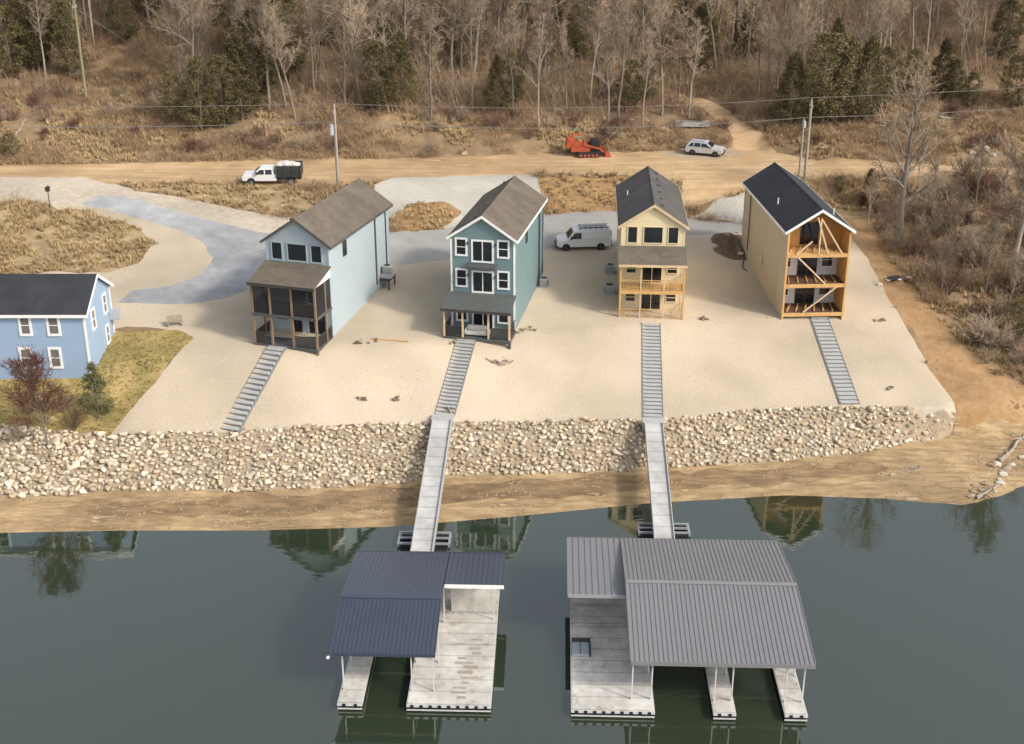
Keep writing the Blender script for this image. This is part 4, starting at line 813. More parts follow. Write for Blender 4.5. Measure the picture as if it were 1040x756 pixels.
# truck, facing left
v = thing('parked_truck', 'white crew cab truck with dark slatted dump bed full of pale sacks on the road', 'truck', put(277,186), pi+.03)
lo = [(-.6,.5),(3.0,.5),(3.3,.6),(3.28,1.0),(3.15,1.15),(2.0,1.25),(-.35,1.25),(-.6,1.2)]; up = [(2.0,1.25),(1.35,1.85),(1.15,1.92),(-.2,1.92),(-.33,1.85),(-.35,1.25)]
b, c, wy = car_mesh(v, lo, up, 1.0, .8, M['car_white'], 1.25)
side_panes(c, wy, [[(1.7,1.3),(1.25,1.78),(.75,1.8),(.75,1.3)],[(.62,1.3),(.62,1.8),(-.1,1.8),(-.15,1.3)]]); end_pane(c, wy, (2.0,1.25), (1.35,1.85)); bits(b, 3.27, -.55, .9, 1.0)
MB().box(-3.3,-.5,-.5,.5,.55,.8).build('frame', M['black_paint'], v)
m = MB(); m.box(-3.4,-.62,-1.05,1.05,.95,1.08)
for s in (-1,1):
    for i in range(6): m.box(-3.4,-.62,s*1.02-.03,s*1.02+.03,1.1+i*.2,1.26+i*.2)
    for x in (-3.35,-2.4,-1.5,-.68): m.box(x-.05,x+.05,s*1.08-.04,s*1.08+.04,.95,2.28)
for x in (-3.38,-.65): m.box(x-.03,x+.03,-1,1,1.09,2.2)
m.build('dump_bed', M['bed_dark'], v)
for x in (2.25,-2.2):
    for s in (-1,1): wheel(v, x, s*1.02, .42, .3 if x > 0 else .45)
arches(b, (2.25,), 1.0, .42)
for s in (-1,1): MB().box(1.5,1.65,s*1.15-.1,s*1.15+.1,1.3,1.6).build('mirror', M['black_paint'], b)
seat_on(v, 2.2, .9)
R = random.Random(11); tz = v.location.z
for k in range(7):
    bm = bmesh.new(); bmesh.ops.create_icosphere(bm, subdivisions=2, radius=.42)
    for q in bm.verts: q.co = Vector((q.co.x*1.3, q.co.y*.95, q.co.z*.6))*(1+.18*(R.random()-.5))
    me = bpy.data.meshes.new('sack'); bm.to_mesh(me); bm.free(); me.materials.append(M['sack']); o = bpy.data.objects.new('sack', me); col.objects.link(o)
    o.location = (v.location.x+1.0+(k%4)*.62, v.location.y+(-.5 if k<4 else .45), tz+2.15+(.1 if k%2 else 0)); o.rotation_euler[2] = R.uniform(-.5,.5)
    tag(o, ['near row','far row'][k>=4].join(['full white sack in the ',' of the truck bed, '])+['next to the cab','second behind the cab','third behind the cab','at the tailgate'][k%4], 'sack', 'white sacks on the truck bed')
# orange tracked loader
v = thing('tracked_loader', 'orange red tracked loader with black cab standing beside the dirt road', 'loader', put(597,158), .08)
for s in (-1,1):
    m = MB().prism([(-1.6,.1),(-1.3,0),(1.3,0),(1.6,.15),(1.75,.45),(1.5,.75),(-1.5,.75),(-1.8,.45)], s*1.0-.25, s*1.0+.25); tk = m.build('track', M['rubber'], v)
    m = MB()
    for i in range(5): m.tube((-1.2+i*.6,s*1.26,.33),(-1.2+i*.6,s*1.29,.33),.2,10)
    m.build('track_roller', M['orange_paint'], tk)
m = MB(); m.prism([(-2.6,.75),(.2,.75),(.3,1.5),(-.4,1.9),(-2.3,1.95),(-2.7,1.6)], -.85, .85); m.build('engine_hood', M['orange_paint'], v, bevel=.06)
m = MB(); m.prism([(-3.4,1.4),(-2.2,1.2),(-2.1,2.5),(-3.2,2.9)], -.7, .7); m.build('feed_hopper', M['orange_paint'], v, bevel=.04)
m = MB(); m.prism([(.35,.75),(1.7,.75),(1.75,1.5),(1.45,2.5),(.5,2.5),(.35,2.3)], -.7, .7); cb = m.build('cab', M['black_paint'], v, bevel=.05)
for s in (-1,1): MB().box(.55,1.45,s*.705-.005,s*.705+.015,1.45,2.3).build('window', M['glass'], cb)
for s in (-1,1): m = MB(); m.beam((-.9,s*.92,1.9),(1.9,s*.92,1.2),.12,.25); m.beam((1.9,s*.92,1.25),(2.5,s*.92,.4),.12,.22); m.build('lift_arm', M['orange_paint'], v)
m = MB(); m.prism([(2.4,.05),(3.3,.05),(3.35,.12),(2.6,.25),(2.55,.9),(2.4,.95)], -1.15, 1.15); m.build('bucket', M['orange_paint'], v)
m = MB(); m.beam((-1.8,.3,1.9),(-2.5,.35,3.2),.22,.3); m.beam((-2.5,.35,3.2),(-1.0,.35,3.0),.18,.22); m.build('chute', M['orange_paint'], v); MB().tube((-.8,-.5,1.9),(-.8,-.5,2.6),.07,8).build('exhaust', M['black_paint'], v)
v.scale = (.82,.82,.82); seat_on(v, 1.3, .8)

# ------------------------------------------------------------------ utility poles and lines
def pole(label, base, hgt, r=.17, m='pole_wood', arm=True, tr=0, lean=0, z=None):
    x, y, z0 = base; t = thing('utility_pole', label, 'utility pole', (x,y,z0-.6), 0); t.rotation_euler = (0, lean, 0)
    MB().tube((0,0,0),(0,0,hgt+.6),r,10,r*.68).build('shaft', M[m], t)
    if arm:
        MB().box(-.07,.07,-.75,.75,hgt-.15,hgt-.02).build('crossarm', M['pole_wood'], t)
        for s in (-.65,0,.65): MB().tube((0,s,hgt-.02 if s else hgt+.6),(0,s,hgt+.2 if s else hgt+.8),.05,8).build('insulator', M['transformer'], t)
    for i in range(tr):
        q = MB(); q.tube((-.42,0,hgt-2.6),(-.42,0,hgt-1.5),.27,14); q.tube((-.42,0,hgt-1.5),(-.42,0,hgt-1.42),.2,12); q.tube((-.42,.1,hgt-1.42),(-.42,.1,hgt-1.2),.04,6); q.build('transformer', M['transformer'], t, smooth=False)
    return t
pb1 = ground(343.5,189); pb2 = ground(817,184); pb3 = ground(88,104)
pole('grey utility pole with a transformer standing at the road behind the pale blue house', pb1, 9.0, .2, tr=1)
pole('tall grey utility pole with a crossarm behind the unfinished tan house', pb2, 9.2, .2)
t = pole('shorter wooden pole with a small can close beside the right utility pole', (pb2[0]-.75,pb2[1]-.4,pb2[2]), 7.2, .15, arm=False, tr=0); MB().tube((0,-.3,6.9),(0,-.3,7.6),.2,12).build('can', M['transformer'], t)
pole('greenish wooden utility pole on the brushy slope at the upper left', pb3, 12.6, .2, 'pole_green')
pb4 = ground(95,42); pole('thin pale utility pole farther up the slope at the upper left', pb4, 11.5, .16, 'pole_wood', arm=False)
pbL = (-95.0, 141.0, gz(-95, 141)); pbR = (100.0, 150.0, gz(100, 150))
def wires(label, pts, r=.028, sag=.8):
    m = MB()
    for a, b in zip(pts, pts[1:]):
        a = Vector(a); b = Vector(b); n = 14; P = [a.lerp(b, i/n)-Vector((0,0,sag*4*(i/n)*(1-i/n))) for i in range(n+1)]
        for p, q in zip(P, P[1:]): m.tube(p, q, r, 4, cap=False)
    o = m.build('power_line', M['wire']); return tag(o, label, 'power line')
def top(b, h, dy=0): return (b[0], b[1]+dy, b[2]+h)
wires('upper power line strung between the roadside utility poles', [top(pbL,9.6), top(pb1,9.3), top(pb2,9.5), top(pbR,9.6)])
wires('lower power line strung below the crossarms along the road', [top(pbL,7.4), top(pb1,7.3), top(pb2,7.3), top(pbR,7.5)], .035, 1.0)
wires('power line climbing the slope between the two upper left poles', [top(pb3,12.4), top(pb4,11.2)], .025, .4)
m = MB(); a = Vector(top(pb3, 11.8)); g_ = ground(48,76); m.tube(a, g_, .03, 4); tag(m.build('guy_wire', M['wire']), 'long guy wire slanting left from the greenish utility pole', 'guy wire')
m = MB(); g_ = ground(168,68); m.tube(a, g_, .03, 4); tag(m.build('guy_wire', M['wire']), 'guy wire slanting right from the greenish utility pole', 'guy wire')

# ------------------------------------------------------------------ trees
def seg_tube(V, Fc, p, q, r0, r1, n):
    d = q-p
    if d.length < 1e-5: return
    d = d.normalized(); u = d.orthogonal().normalized(); w_ = d.cross(u); k = len(V)
    for c, r in ((p, r0), (q, r1)):
        for i in range(n): a = 2*pi*i/n; V.append(tuple(c+(u*cos(a)+w_*sin(a))*r))
    for i in range(n): Fc.append((k+i, k+(i+1)%n, k+n+(i+1)%n, k+n+i))
def mesh_of(name, V, Fc, m):
    me = bpy.data.meshes.new(name); me.from_pydata(V, [], Fc); me.materials.append(m); return me
def bare_tree(seed, H, r0=.2, first=.35, spread=1.0, up=.6, dens=1.0, bark='bark', twig='twig', nl=15, twig_r=.016, fork=False):
    """trunk with limbs (one mesh) and a crown of branches and twigs (one mesh)"""
    R = random.Random(seed); TV, TF, CV, CF = [], [], [], []
    def grow(p, d, L_, r, lvl, V, Fc, sides, bend=.18, n=4, tropism=.08):
        pts = [p]; rr = [r]
        for i in range(n):
            d = (d+Vector((R.gauss(0,bend),R.gauss(0,bend),R.gauss(0,bend*.6)+tropism))).normalized(); q = pts[-1]+d*L_/n; r2 = r*(1-.75*(i+1)/n)
            seg_tube(V, Fc, pts[-1], q, rr[-1], r2, sides); pts.append(q); rr.append(r2)
        return pts, rr
    trunk, tr = grow(Vector((0,0,-.5)), Vector((R.gauss(0,.05),R.gauss(0,.05),1)).normalized(), H*.93, r0, 0, TV, TF, 8, .055, 10, .1)
    def along(P, rr, t):
        k = min(int(t*(len(P)-1)), len(P)-2); f_ = t*(len(P)-1)-k; return P[k].lerp(P[k+1], f_), rr[k]*(1-f_)+rr[k+1]*f_
    ga = R.uniform(0, 6)
    for i in range(nl):
        t = first+(1-first)*((i+.3)/nl)**.9*.97; p, r = along(trunk, tr, t); ga += 2.4+R.gauss(0,.3); el = up+R.gauss(0,.15)+.4*t
        d = Vector((cos(ga)*cos(el), sin(ga)*cos(el), sin(el))); L_ = H*(.40-.26*abs(t-.5)*1.3-.12*t)*spread*R.uniform(.7,1.15)
        limb, lr = grow(p, d, L_, max(r*.62,.03), 1, TV, TF, 5, .15)
        for j in range(int(5*dens)+1):
            t2 = .2+.8*(j+R.random())/(5*dens+1); q, r2 = along(limb, lr, min(t2,.99)); d2 = (d+Vector((R.gauss(0,.65),R.gauss(0,.65),R.gauss(.25,.45)))).normalized()
            br, brr = grow(q, d2, L_*R.uniform(.35,.6), max(r2*.6,.022), 2, CV, CF, 4, .2, 3)
            for k in range(int(5*dens)+1):
                q3, r3 = along(br, brr, min(.15+.85*R.random(),.99)); d3 = (d2+Vector((R.gauss(0,.7),R.gauss(0,.7),R.gauss(.15,.5)))).normalized()
                tw, twr = grow(q3, d3, L_*R.uniform(.18,.34), twig_r, 3, CV, CF, 3, .25, 2)
                for _ in range(3):
                    q4, _r = along(tw, twr, min(R.uniform(.2,.99),.99)); d4 = (d3+Vector((R.gauss(0,.8),R.gauss(0,.8),R.gauss(.1,.5)))).normalized()
                    seg_tube(CV, CF, q4, q4+d4*L_*R.uniform(.08,.2), twig_r*.65, twig_r*.3, 3)
    return mesh_of('trunk', TV, TF, M[bark]), mesh_of('crown', CV, CF, M[twig])
def leaf_crown(seed, H, rad, shape, n_cl, m, leaf=.24, low=.08, per=26, name='crown'):
    """many leaf-sized faces in clumps on branches through an uneven crown"""
    R = random.Random(seed); V, Fc = [], []
    lob = [(R.uniform(0,6.28), R.uniform(.75,1.3), R.uniform(.1,.9)) for _ in range(7)]
    for c in range(n_cl):
        t = R.random()**1.1; h = low+(1-low)*t; a = R.uniform(0, 6.28)
        rr = shape(t)*rad
        for la, lk, lt in lob: rr *= 1+(lk-1)*math.exp(-((t-lt)/.18)**2)*max(0, cos(a-la))
        r = rr*sqrt(R.uniform(.12,1)); cen = Vector((r*cos(a), r*sin(a), h*H+r*.12)); cs = .16+.038*H*R.uniform(.4,1.2)*(1-.45*t)
        for k in range(per):
            p = cen+Vector((R.gauss(0,cs*.55),R.gauss(0,cs*.55),R.gauss(0,cs*.42))); s = leaf*R.uniform(.55,1.2)
            u = Vector((R.gauss(0,1),R.gauss(0,1),R.gauss(0,.7))).normalized(); w_ = u.orthogonal().normalized(); w_ = (Matrix.Rotation(R.uniform(0,6.28),3,u)@w_)
            b0 = len(V); V += [tuple(p-w_*s*.3),tuple(p+w_*s*.3),tuple(p+u*s)]; Fc.append((b0,b0+1,b0+2))
    return mesh_of(name, V, Fc, m)
def trunk_only(seed, H, r0, m, n=14):
    R = random.Random(seed); V, Fc = [], []; P = Vector((0,0,-.4))
    for i in range(7): Q = P+Vector((R.gauss(0,.04),R.gauss(0,.04),H*.95/7)); seg_tube(V, Fc, P, Q, r0*(1-i/7.5), r0*(1-(i+1)/7.5), 7); P = Q
    for i in range(n):
        z = H*(.12+.75*i/n); a = i*2.4; L_ = H*.2*(1-.6*i/n); seg_tube(V, Fc, Vector((0,0,z)), Vector((cos(a)*L_,sin(a)*L_,z+L_*.35)), .05, .015, 4)
    return mesh_of('trunk', V, Fc, m)
def tree_obj(name, label, cat, me_t, me_c, loc, rz, s, group=None, sz=None):
    t = thing(name, label, cat, loc, rz, group); t.scale = (s, s, sz or s)
    for nm, me in (('trunk', me_t), ('crown', me_c)):
        o = bpy.data.objects.new(nm, me); col.objects.link(o); o.parent = t
    return t
bare = [bare_tree(100+i, 14+(i%3)*1.5, .16+.03*(i%3), first=.3 if i%2 else .42, spread=.7+.12*(i%3), up=.75, dens=1.05, nl=16, bark='bark', twig_r=.024) for i in range(7)]
pale = [bare_tree(200+i, 15, .18, first=.4, spread=.65, up=.8, dens=.95, nl=14, bark='bark_pale', twig_r=.022) for i in range(4)]
sap = [bare_tree(300+i, 7, .07, first=.2, spread=.8, up=.8, dens=.6, nl=10, twig_r=.012) for i in range(3)]
cone = lambda t: (1-t)**.75*(.55+.45*min(1, t*5)); oval = lambda t: (sin(pi*(t*.86+.1)))**.6
ever = [(trunk_only(400+i, 8, .16, M['bark']), leaf_crown(410+i, 8, 2.1+.3*i, cone if i%2 else oval, 230, M['needles'], leaf=.2, low=.08, per=46)) for i in range(4)]
T = random.Random(77)
def where(x, y):
    px, py = to_px(x, y, gz(x, y)); B_ = [35,80,130,185,240,300,350,400,450,500,545,590,640,690,740,790,830,880,930,980,1010,5000]
    N_ = ['at the left edge','left of the greenish pole','right of the greenish pole','above the left curve of the drive','above the white truck','just left of the roadside pole','just right of the roadside pole','above the rear of the pale blue house','left of the teal roof peak','above the teal roof peak','right of the teal roof peak','left above the orange loader','right above the orange loader','left above the silver car','above the silver car','left of the right utility pole','above the right utility pole','right of the right utility pole','behind the big sycamore','right of the big sycamore','near the right edge','at the right edge']
    i = [q for q in range(22) if px < B_[q]][0]
    return N_[i]+(', front row' if py > 112 else ', second row' if py > 88 else ', halfway up' if py > 55 else ', high up' if py > 20 else ', at the top')
E_SP = [(12,78,9),(40,72,10),(72,78,9),(30,52,11),(60,45,9),(125,44,8),(178,128,6.5),(205,132,9),(228,130,8),(246,122,10),(262,104,10),(282,88,11),(300,78,9),(240,62,9),(385,112,8),(408,108,8),(392,80,9),(505,116,7),(522,108,6.5),(470,70,9),(640,112,5.5),(655,104,6),(712,72,8),(700,50,9),(760,60,8),(802,128,8),(835,126,11),(858,124,10),(878,122,9),(845,100,9),(900,103,7),(925,98,6),(955,100,7),(968,104,5.5),(985,112,4.5),(1028,112,6),(1020,60,8),(590,60,8),(560,30,9),(330,45,9),(150,22,8)]
occupied = []
for i, (px, py, hh) in enumerate(E_SP):
    x, y, z = ground(px, py); occupied.append((x, y, 2.2))
    me = ever[T.randrange(4)]; side = 'upper left' if px < 330 else 'middle' if px < 680 else 'upper right'
    tree_obj('evergreen_tree', ('tall' if hh > 9 else 'bushy' if hh > 7 else 'low')+' olive evergreen '+where(x, y), 'evergreen tree', me[0], me[1], (x,y,z), T.uniform(0,6), hh/8, 'evergreens at the %s of the hillside' % side, hh/8*T.uniform(.95,1.15))
track = [(690,96),(715,100),(735,108),(752,122),(778,140),(795,158)]
def allowed(x, y):
    px, py = to_px(x, y, gz(x, y))
    if py > 126: return False
    if 88 < px < 178 and py > 48: return False
    if px < 90 and py > 84: return False
    if px > 900 and py > 82: return False
    for tx, ty in track:
        if abs(px-tx) < 26 and abs(py-ty) < 16: return False
    return all((x-a)**2+(y-b)**2 > r*r for a, b, r in occupied)
front = [(547,134,'p'),(617,128,'p'),(652,130,'p'),(672,117,'p'),(690,112,'b'),(700,120,'p'),(437,124,'b'),(628,122,'b'),(575,112,'p'),(600,104,'p'),(520,122,'b'),(480,112,'p'),(412,90,'p'),(405,62,'b'),(350,108,'b'),(300,120,'b'),(320,100,'p'),(780,104,'b'),(790,100,'b'),(798,106,'b'),(810,112,'b'),(770,96,'p'),(815,90,'b'),(925,66,'p'),(940,60,'p'),(985,52,'p'),(250,88,'p'),(190,50,'p'),(28,55,'p'),(1012,58,'b')]
cnt = 0
for px, py, k in front:
    x, y, z = ground(px, py); occupied.append((x, y, 1.5)); me = T.choice(pale if k == 'p' else bare); cnt += 1
    tree_obj('bare_tree', ('leafless pale trunked edge tree ' if k == 'p' else 'leafless grey brown edge tree ')+where(x, y), 'bare tree', me[0], me[1], (x,y,z), T.uniform(0,6), T.uniform(.75,1.1), 'pale bare trees at the edge of the woods' if k == 'p' else 'grey bare trees at the edge of the woods')
tries = 0
while cnt < 330 and tries < 20000:
    tries += 1; y = 165+48*T.random()**.9; x = T.uniform(-1, 1)*(y*.415+2)
    if not allowed(x, y) or any((x-a)**2+(y-b)**2 < (2.9 if r < 2 else 3.4) for a, b, r in occupied): continue
    occupied.append((x, y, 1.6)); k = T.random(); me = T.choice(pale) if k < .22 else T.choice(bare) if k < .86 else T.choice(sap); cnt += 1
    lab = ('tall leafless tree with a pale trunk in the hillside woods', 'tall pale trunked bare trees in the woods') if k < .22 else ('leafless grey brown tree standing in the hillside woods', 'grey brown bare trees in the woods') if k < .86 else ('slender leafless sapling in the hillside woods', 'bare saplings in the woods')
    tree_obj('bare_tree', {'t':'leafless pale trunked tree ','l':'leafless grey brown tree ','s':'slender bare sapling '}[lab[0][0]]+where(x, y), 'bare tree', me[0], me[1], (x,y,gz(x,y)), T.uniform(0,6), T.uniform(.8,1.2), lab[1])
# a far belt of woods behind, one mass
V, Fc = [], []
for i in range(220):
    y = T.uniform(212, 290); x = T.uniform(-1,1)*(y*.5+10); z = gz(x, y); b_ = Vector((x,y,z)); h_ = T.uniform(10,16); seg_tube(V, Fc, b_, b_+Vector((T.gauss(0,.4),T.gauss(0,.4),h_)), .2, .05, 5)
    for k in range(34):
        q = b_+Vector((0,0,h_*T.uniform(.35,1))); d = Vector((T.gauss(0,1),T.gauss(0,1),T.uniform(.2,1.4))).normalized(); seg_tube(V, Fc, q, q+d*h_*T.uniform(.1,.28), .05, .015, 3)
tag(bpy.data.objects.new('far_woods', mesh_of('far_woods', V, Fc, M['twig'])), 'far belt of bare woods on the upper hill', 'woods', kind='stuff'); col.objects.link(bpy.data.objects['far_woods'])
# single trees nearer by
me = bare_tree(901, 16, .34, first=.3, spread=1.0, up=.6, dens=.8, nl=17, bark='bark_pale', twig='twig', twig_r=.022)
g_ = ground(911,252); tree_obj('sycamore_tree', 'large spreading leafless tree with mottled pale trunk right of the tan house', 'bare tree', me[0], me[1], g_, 1.1, 1.18)
me = bare_tree(902, 14, .26, first=.35, spread=.8, up=.7, dens=1.3, nl=18, bark='bark_pale', twig_r=.024)
tree_obj('bare_tree', 'leafless tree with pale trunk at the right edge above the brush', 'bare tree', me[0], me[1], ground(1030,275), 2.2, 1.15)
me = bare_tree(903, 9, .12, first=.3, spread=.9, up=.8, dens=.8, nl=11)
tree_obj('bare_tree', 'small leafless tree in the brush beside the right roadside', 'bare tree', me[0], me[1], ground(1018,215), .4, 1.0)
rc = leaf_crown(55, 4.2, 1.15, cone, 95, M['needles_rust'], leaf=.22, low=.12, per=20)
tree_obj('cedar_tree', 'small rusty brown cedar right of the unfinished house roof', 'evergreen tree', trunk_only(56, 4.2, .09, M['bark']), rc, ground(881,214), 0, 1.1)
me = bare_tree(905, 8.3, .11, first=.2, spread=1.15, up=.7, dens=1.5, nl=18, bark='bark', twig='twig_red', twig_r=.022)
tree_obj('bare_tree', 'small reddish bare tree growing from the rocks before the light blue house', 'bare tree', me[0], me[1], ground(50,455), .3, 1.0)
ec = leaf_crown(61, 4.8, 1.6, cone, 190, mat('needles_green', (.085,.09,.035), (.15,.14,.06), scale=1, rough=.9), leaf=.14, low=.08, per=34)
tree_obj('evergreen_tree', 'small green evergreen on the lawn edge beside the light blue house', 'evergreen tree', trunk_only(62, 4.6, .08, M['bark']), ec, ground(100,425), 0, 1.0)
for px, py, sc_, lb in ((880,236,.5,'bare young tree at the rear right corner of the tan house'),(945,232,.6,'bare tree in the thicket right of the sycamore trunk'),(968,262,.55,'lower bare tree in the thicket between the sycamore and the right edge'),(990,215,.6,'bare tree below the right end of the dirt road'),(1000,300,.6,'bare tree above the wide orange slope near the right edge'),(1022,330,.55,'bare tree at the right edge beside the dark bush'),(955,300,.4,'thin bare sapling just above the orange slope'),(930,200,.5,'thin bare tree between the road and the sycamore'),(1035,235,.7,'leaning bare tree cut by the right edge under the road')):
    me = bare[(px*7) % 7]; tree_obj('bare_tree', lb, 'bare tree', me[0], me[1], ground(px, py), px, sc_)
# big evergreen shrubs on the right bank
for k, (px, py, s, lb) in enumerate(((1032,345,.62,'dark evergreen bush at the right edge above the orange slope'),(1045,300,.6,'taller dark evergreen bush cut by the right edge'),(852,196,.3,'low dark bush just right of the black roof'),(12,160,.45,'dark bush beside the road at the left edge'))):
    me = ever[(k*2) % 4]; tree_obj('evergreen_bush', lb, 'bush', me[0], me[1], ground(px, py), k, s, None, s*.8)

# ------------------------------------------------------------------ shrubs (bare bushes one can tell apart)
def shrub(seed, H, n=26, m='twig', dens=5):
    R = random.Random(seed); V, Fc, CV, CF = [], [], [], []
    for i in range(n):
        a = R.uniform(0,6.28); el = R.uniform(.5,1.4); d = Vector((cos(a)*cos(el), sin(a)*cos(el), sin(el))); L_ = H*R.uniform(.6,1); p = Vector((R.gauss(0,.12),R.gauss(0,.12),-.1)); q = p+d*L_*.6
        seg_tube(V, Fc, p, q, .03, .018, 4); d2 = (d+Vector((R.gauss(0,.25),R.gauss(0,.25),.15))).normalized(); e = q+d2*L_*.4; seg_tube(V, Fc, q, e, .018, .008, 3)
        for k in range(dens*2):
            s = p.lerp(q, R.uniform(.35,1)) if k % 2 else q.lerp(e, R.random()); d3 = (d+Vector((R.gauss(0,.6),R.gauss(0,.6),R.gauss(.1,.5)))).normalized(); f = s+d3*L_*R.uniform(.15,.4); seg_tube(CV, CF, s, f, .014, .006, 3)
            for _ in range(2): g = s.lerp(f, R.uniform(.3,1)); d4 = (d3+Vector((R.gauss(0,.7),R.gauss(0,.7),R.gauss(0,.5)))).normalized(); seg_tube(CV, CF, g, g+d4*L_*R.uniform(.08,.2), .009, .004, 3)
    return mesh_of('stem', V, Fc, M['bark']), mesh_of('twigs', CV, CF, M[m])
shr = [shrub(500+i, 2.0+.4*i, m='twig' if i % 3 else 'twig_red') for i in range(4)]
def zone_pts(names, n, box, seed):
    rs = np.random.RandomState(seed); P = np.stack([rs.uniform(box[0],box[1],n), rs.uniform(box[2],box[3],n)], 1); z = zone_of(P)
    ids = [i for i, q in enumerate(ZN) if q[0] in names]; return P[np.isin(z, ids)]
def side_where(x, y):
    px, py = to_px(x, y, gz(x, y)); h_ = 'level with the upper road' if py < 190 else 'level with the black roof' if py < 225 else 'level with the open balconies' if py < 265 else 'just above the orange slope' if py < 310 else 'beside the orange slope'
    v_ = 'left of the sycamore trunk' if px < 900 else 'beside the sycamore trunk' if px < 935 else 'right of the sycamore' if px < 965 else 'halfway to the right edge' if px < 1000 else 'close to the right edge' if px < 1030 else 'cut by the right edge'
    return 'thicket shrub %s, %s' % (v_, h_)
def put_shrub(x, y, s, lab, grp):
    me = T.choice(shr); t = thing('bare_shrub', lab, 'shrub', (x,y,gz(x,y)), T.uniform(0,6), grp); t.scale = (s,s,s)
    for nm, m_ in (('stem', me[0]), ('twigs', me[1])): o = bpy.data.objects.new(nm, m_); col.objects.link(o); o.parent = t
P = zone_pts(['rough_ground'], 3000, (40, 75, 104, 150), 4); P = P[:230]
for x, y in P: put_shrub(x, y, T.uniform(.6,1.35), side_where(x, y), 'shrubs of the thicket right of the gravel')
P = zone_pts(['rough_ground'], 1500, (-72, 60, 153, 175), 5); P = P[:110]
for x, y in P: put_shrub(x, y, T.uniform(.45,.95), 'bare brownish roadside shrub '+where(x, y), 'shrubs on the slope behind the road')
for px, py in ((20,448),(75,436),(30,420),(62,418)): x, y, z = ground(px, py); put_shrub(x, y, .6, 'low reddish shrub at the rocks below the light blue house', 'shrubs at the rocks by the lawn')
def rockmesh(seed, sx, sy, sz, m):
    R = random.Random(seed); bm = bmesh.new()
    for i in range(22): v = Vector((R.gauss(0,1),R.gauss(0,1),R.gauss(0,1))).normalized()*R.uniform(.85,1.1); bm.verts.new((v.x*sx,v.y*sy,v.z*sz))
    r = bmesh.ops.convex_hull(bm, input=bm.verts[:]); bmesh.ops.delete(bm, geom=[g for g in r['geom_unused'] if isinstance(g, bmesh.types.BMVert)], context='VERTS')
    me = bpy.data.meshes.new('rock'); bm.to_mesh(me); bm.free(); me.materials.append(M[m]); return me
# understorey tangle, uncountable
def bulk(name, label, cat, P, protos, smin, smax, seed, m, flat=0):
    R = np.random.RandomState(seed); Vs, Fs, off = [], [], 0; Zz = terrain(P[:,0], P[:,1])
    pr_ = [(np.array(v), np.array(f)) for v, f in protos]
    for i, (x, y) in enumerate(P):
        v, f = pr_[R.randint(len(pr_))]; a = R.uniform(0, 6.28); s = R.uniform(smin, smax); c, n = np.cos(a)*s, np.sin(a)*s
        Vs.append(np.stack([v[:,0]*c-v[:,1]*n+x, v[:,0]*n+v[:,1]*c+y, v[:,2]*s*R.uniform(.7,1.2)+Zz[i]-.04], 1)); Fs.append(f+off); off += len(v)
    V = np.concatenate(Vs); Fc = np.concatenate(Fs); k = Fc.shape[1]; me = bpy.data.meshes.new(name); me.vertices.add(len(V)); me.vertices.foreach_set('co', V.astype(np.float32).ravel())
    me.loops.add(Fc.size); me.loops.foreach_set('vertex_index', Fc.astype(np.int32).ravel()); me.polygons.add(len(Fc)); me.polygons.foreach_set('loop_start', np.arange(0, Fc.size, k, dtype=np.int32)); me.polygons.foreach_set('loop_total', np.full(len(Fc), k, dtype=np.int32)); me.update(calc_edges=True)
    me.materials.append(M[m]); o = bpy.data.objects.new(name, me); col.objects.link(o); return tag(o, label, cat, kind='stuff')
def tuft(seed, n=12, h=.55, sp=.25, wd=.05):
    R = random.Random(seed); V, Fc = [], []
    for i in range(n):
        a = R.uniform(0,6.28); r = R.uniform(0,sp*.5); p = Vector((cos(a)*r, sin(a)*r, 0)); d = Vector((cos(a)*R.uniform(.1,.8), sin(a)*R.uniform(.1,.8), 1)).normalized(); q = p+d*h*R.uniform(.5,1.1); s = Vector((-sin(a), cos(a), 0))*wd*R.uniform(.6,1.2)
        k = len(V); V += [tuple(p-s), tuple(p+s), tuple(q)]; Fc.append((k,k+1,k+2))
    return V, Fc
def scrub(seed, n=26, h=1.1, sp=.9):
    R = random.Random(seed); V, Fc = [], []
    for i in range(n):
        a = R.uniform(0,6.28); r = sp*R.random()**.6; p = Vector((cos(a)*r, sin(a)*r, 0)); d = Vector((R.gauss(0,.5), R.gauss(0,.5), 1)).normalized(); L_ = h*R.uniform(.5,1.1); q = p+d*L_; s = Vector((d.y,-d.x,.2)).normalized()*.02
        k = len(V); V += [tuple(p-s), tuple(p+s), tuple(q)]; Fc.append((k,k+1,k+2))
        for j in range(3): b_ = p.lerp(q, R.uniform(.3,.9)); e = b_+Vector((R.gauss(0,.6),R.gauss(0,.6),R.uniform(.1,.7))).normalized()*L_*.45; k = len(V); V += [tuple(b_-s*.6), tuple(b_+s*.6), tuple(e)]; Fc.append((k,k+1,k+2))
    return V, Fc
tf = [tuft(i) for i in range(8)]; tf2 = [tuft(20+i, 14, .4, .5, .06) for i in range(6)]; scr = [scrub(40+i) for i in range(8)]
P = zone_pts(['dry_bank','bank_cut','roadside_strip'], 60000, (-72, 30, 108, 152), 8); bc = [i for i, q in enumerate(ZN) if q[0] == 'bank_cut']; P = P[~np.isin(zone_of(P), bc) | (np.arange(len(P)) % 4 == 0)]
P = P[fbm(P[:,0]/1.6, P[:,1]/1.6, 44) > -.2]; bulk('dry_grass', 'dry tan grass covering the banks beside the drives', 'grass', P[:6000], tf, .5, 1.3, 1, 'dry_grass')
P1 = zone_pts(['rough_ground'], 60000, (-85, 85, 100, 185), 9); k = fbm(P1[:,0]/6, P1[:,1]/6, 71) > -.12; P2 = P1[k][:16000]
bulk('wild_grass', 'tall tan and brown wild grass on the rough slopes by the road', 'grass', P2, tf, .8, 1.7, 2, 'dry_grass')
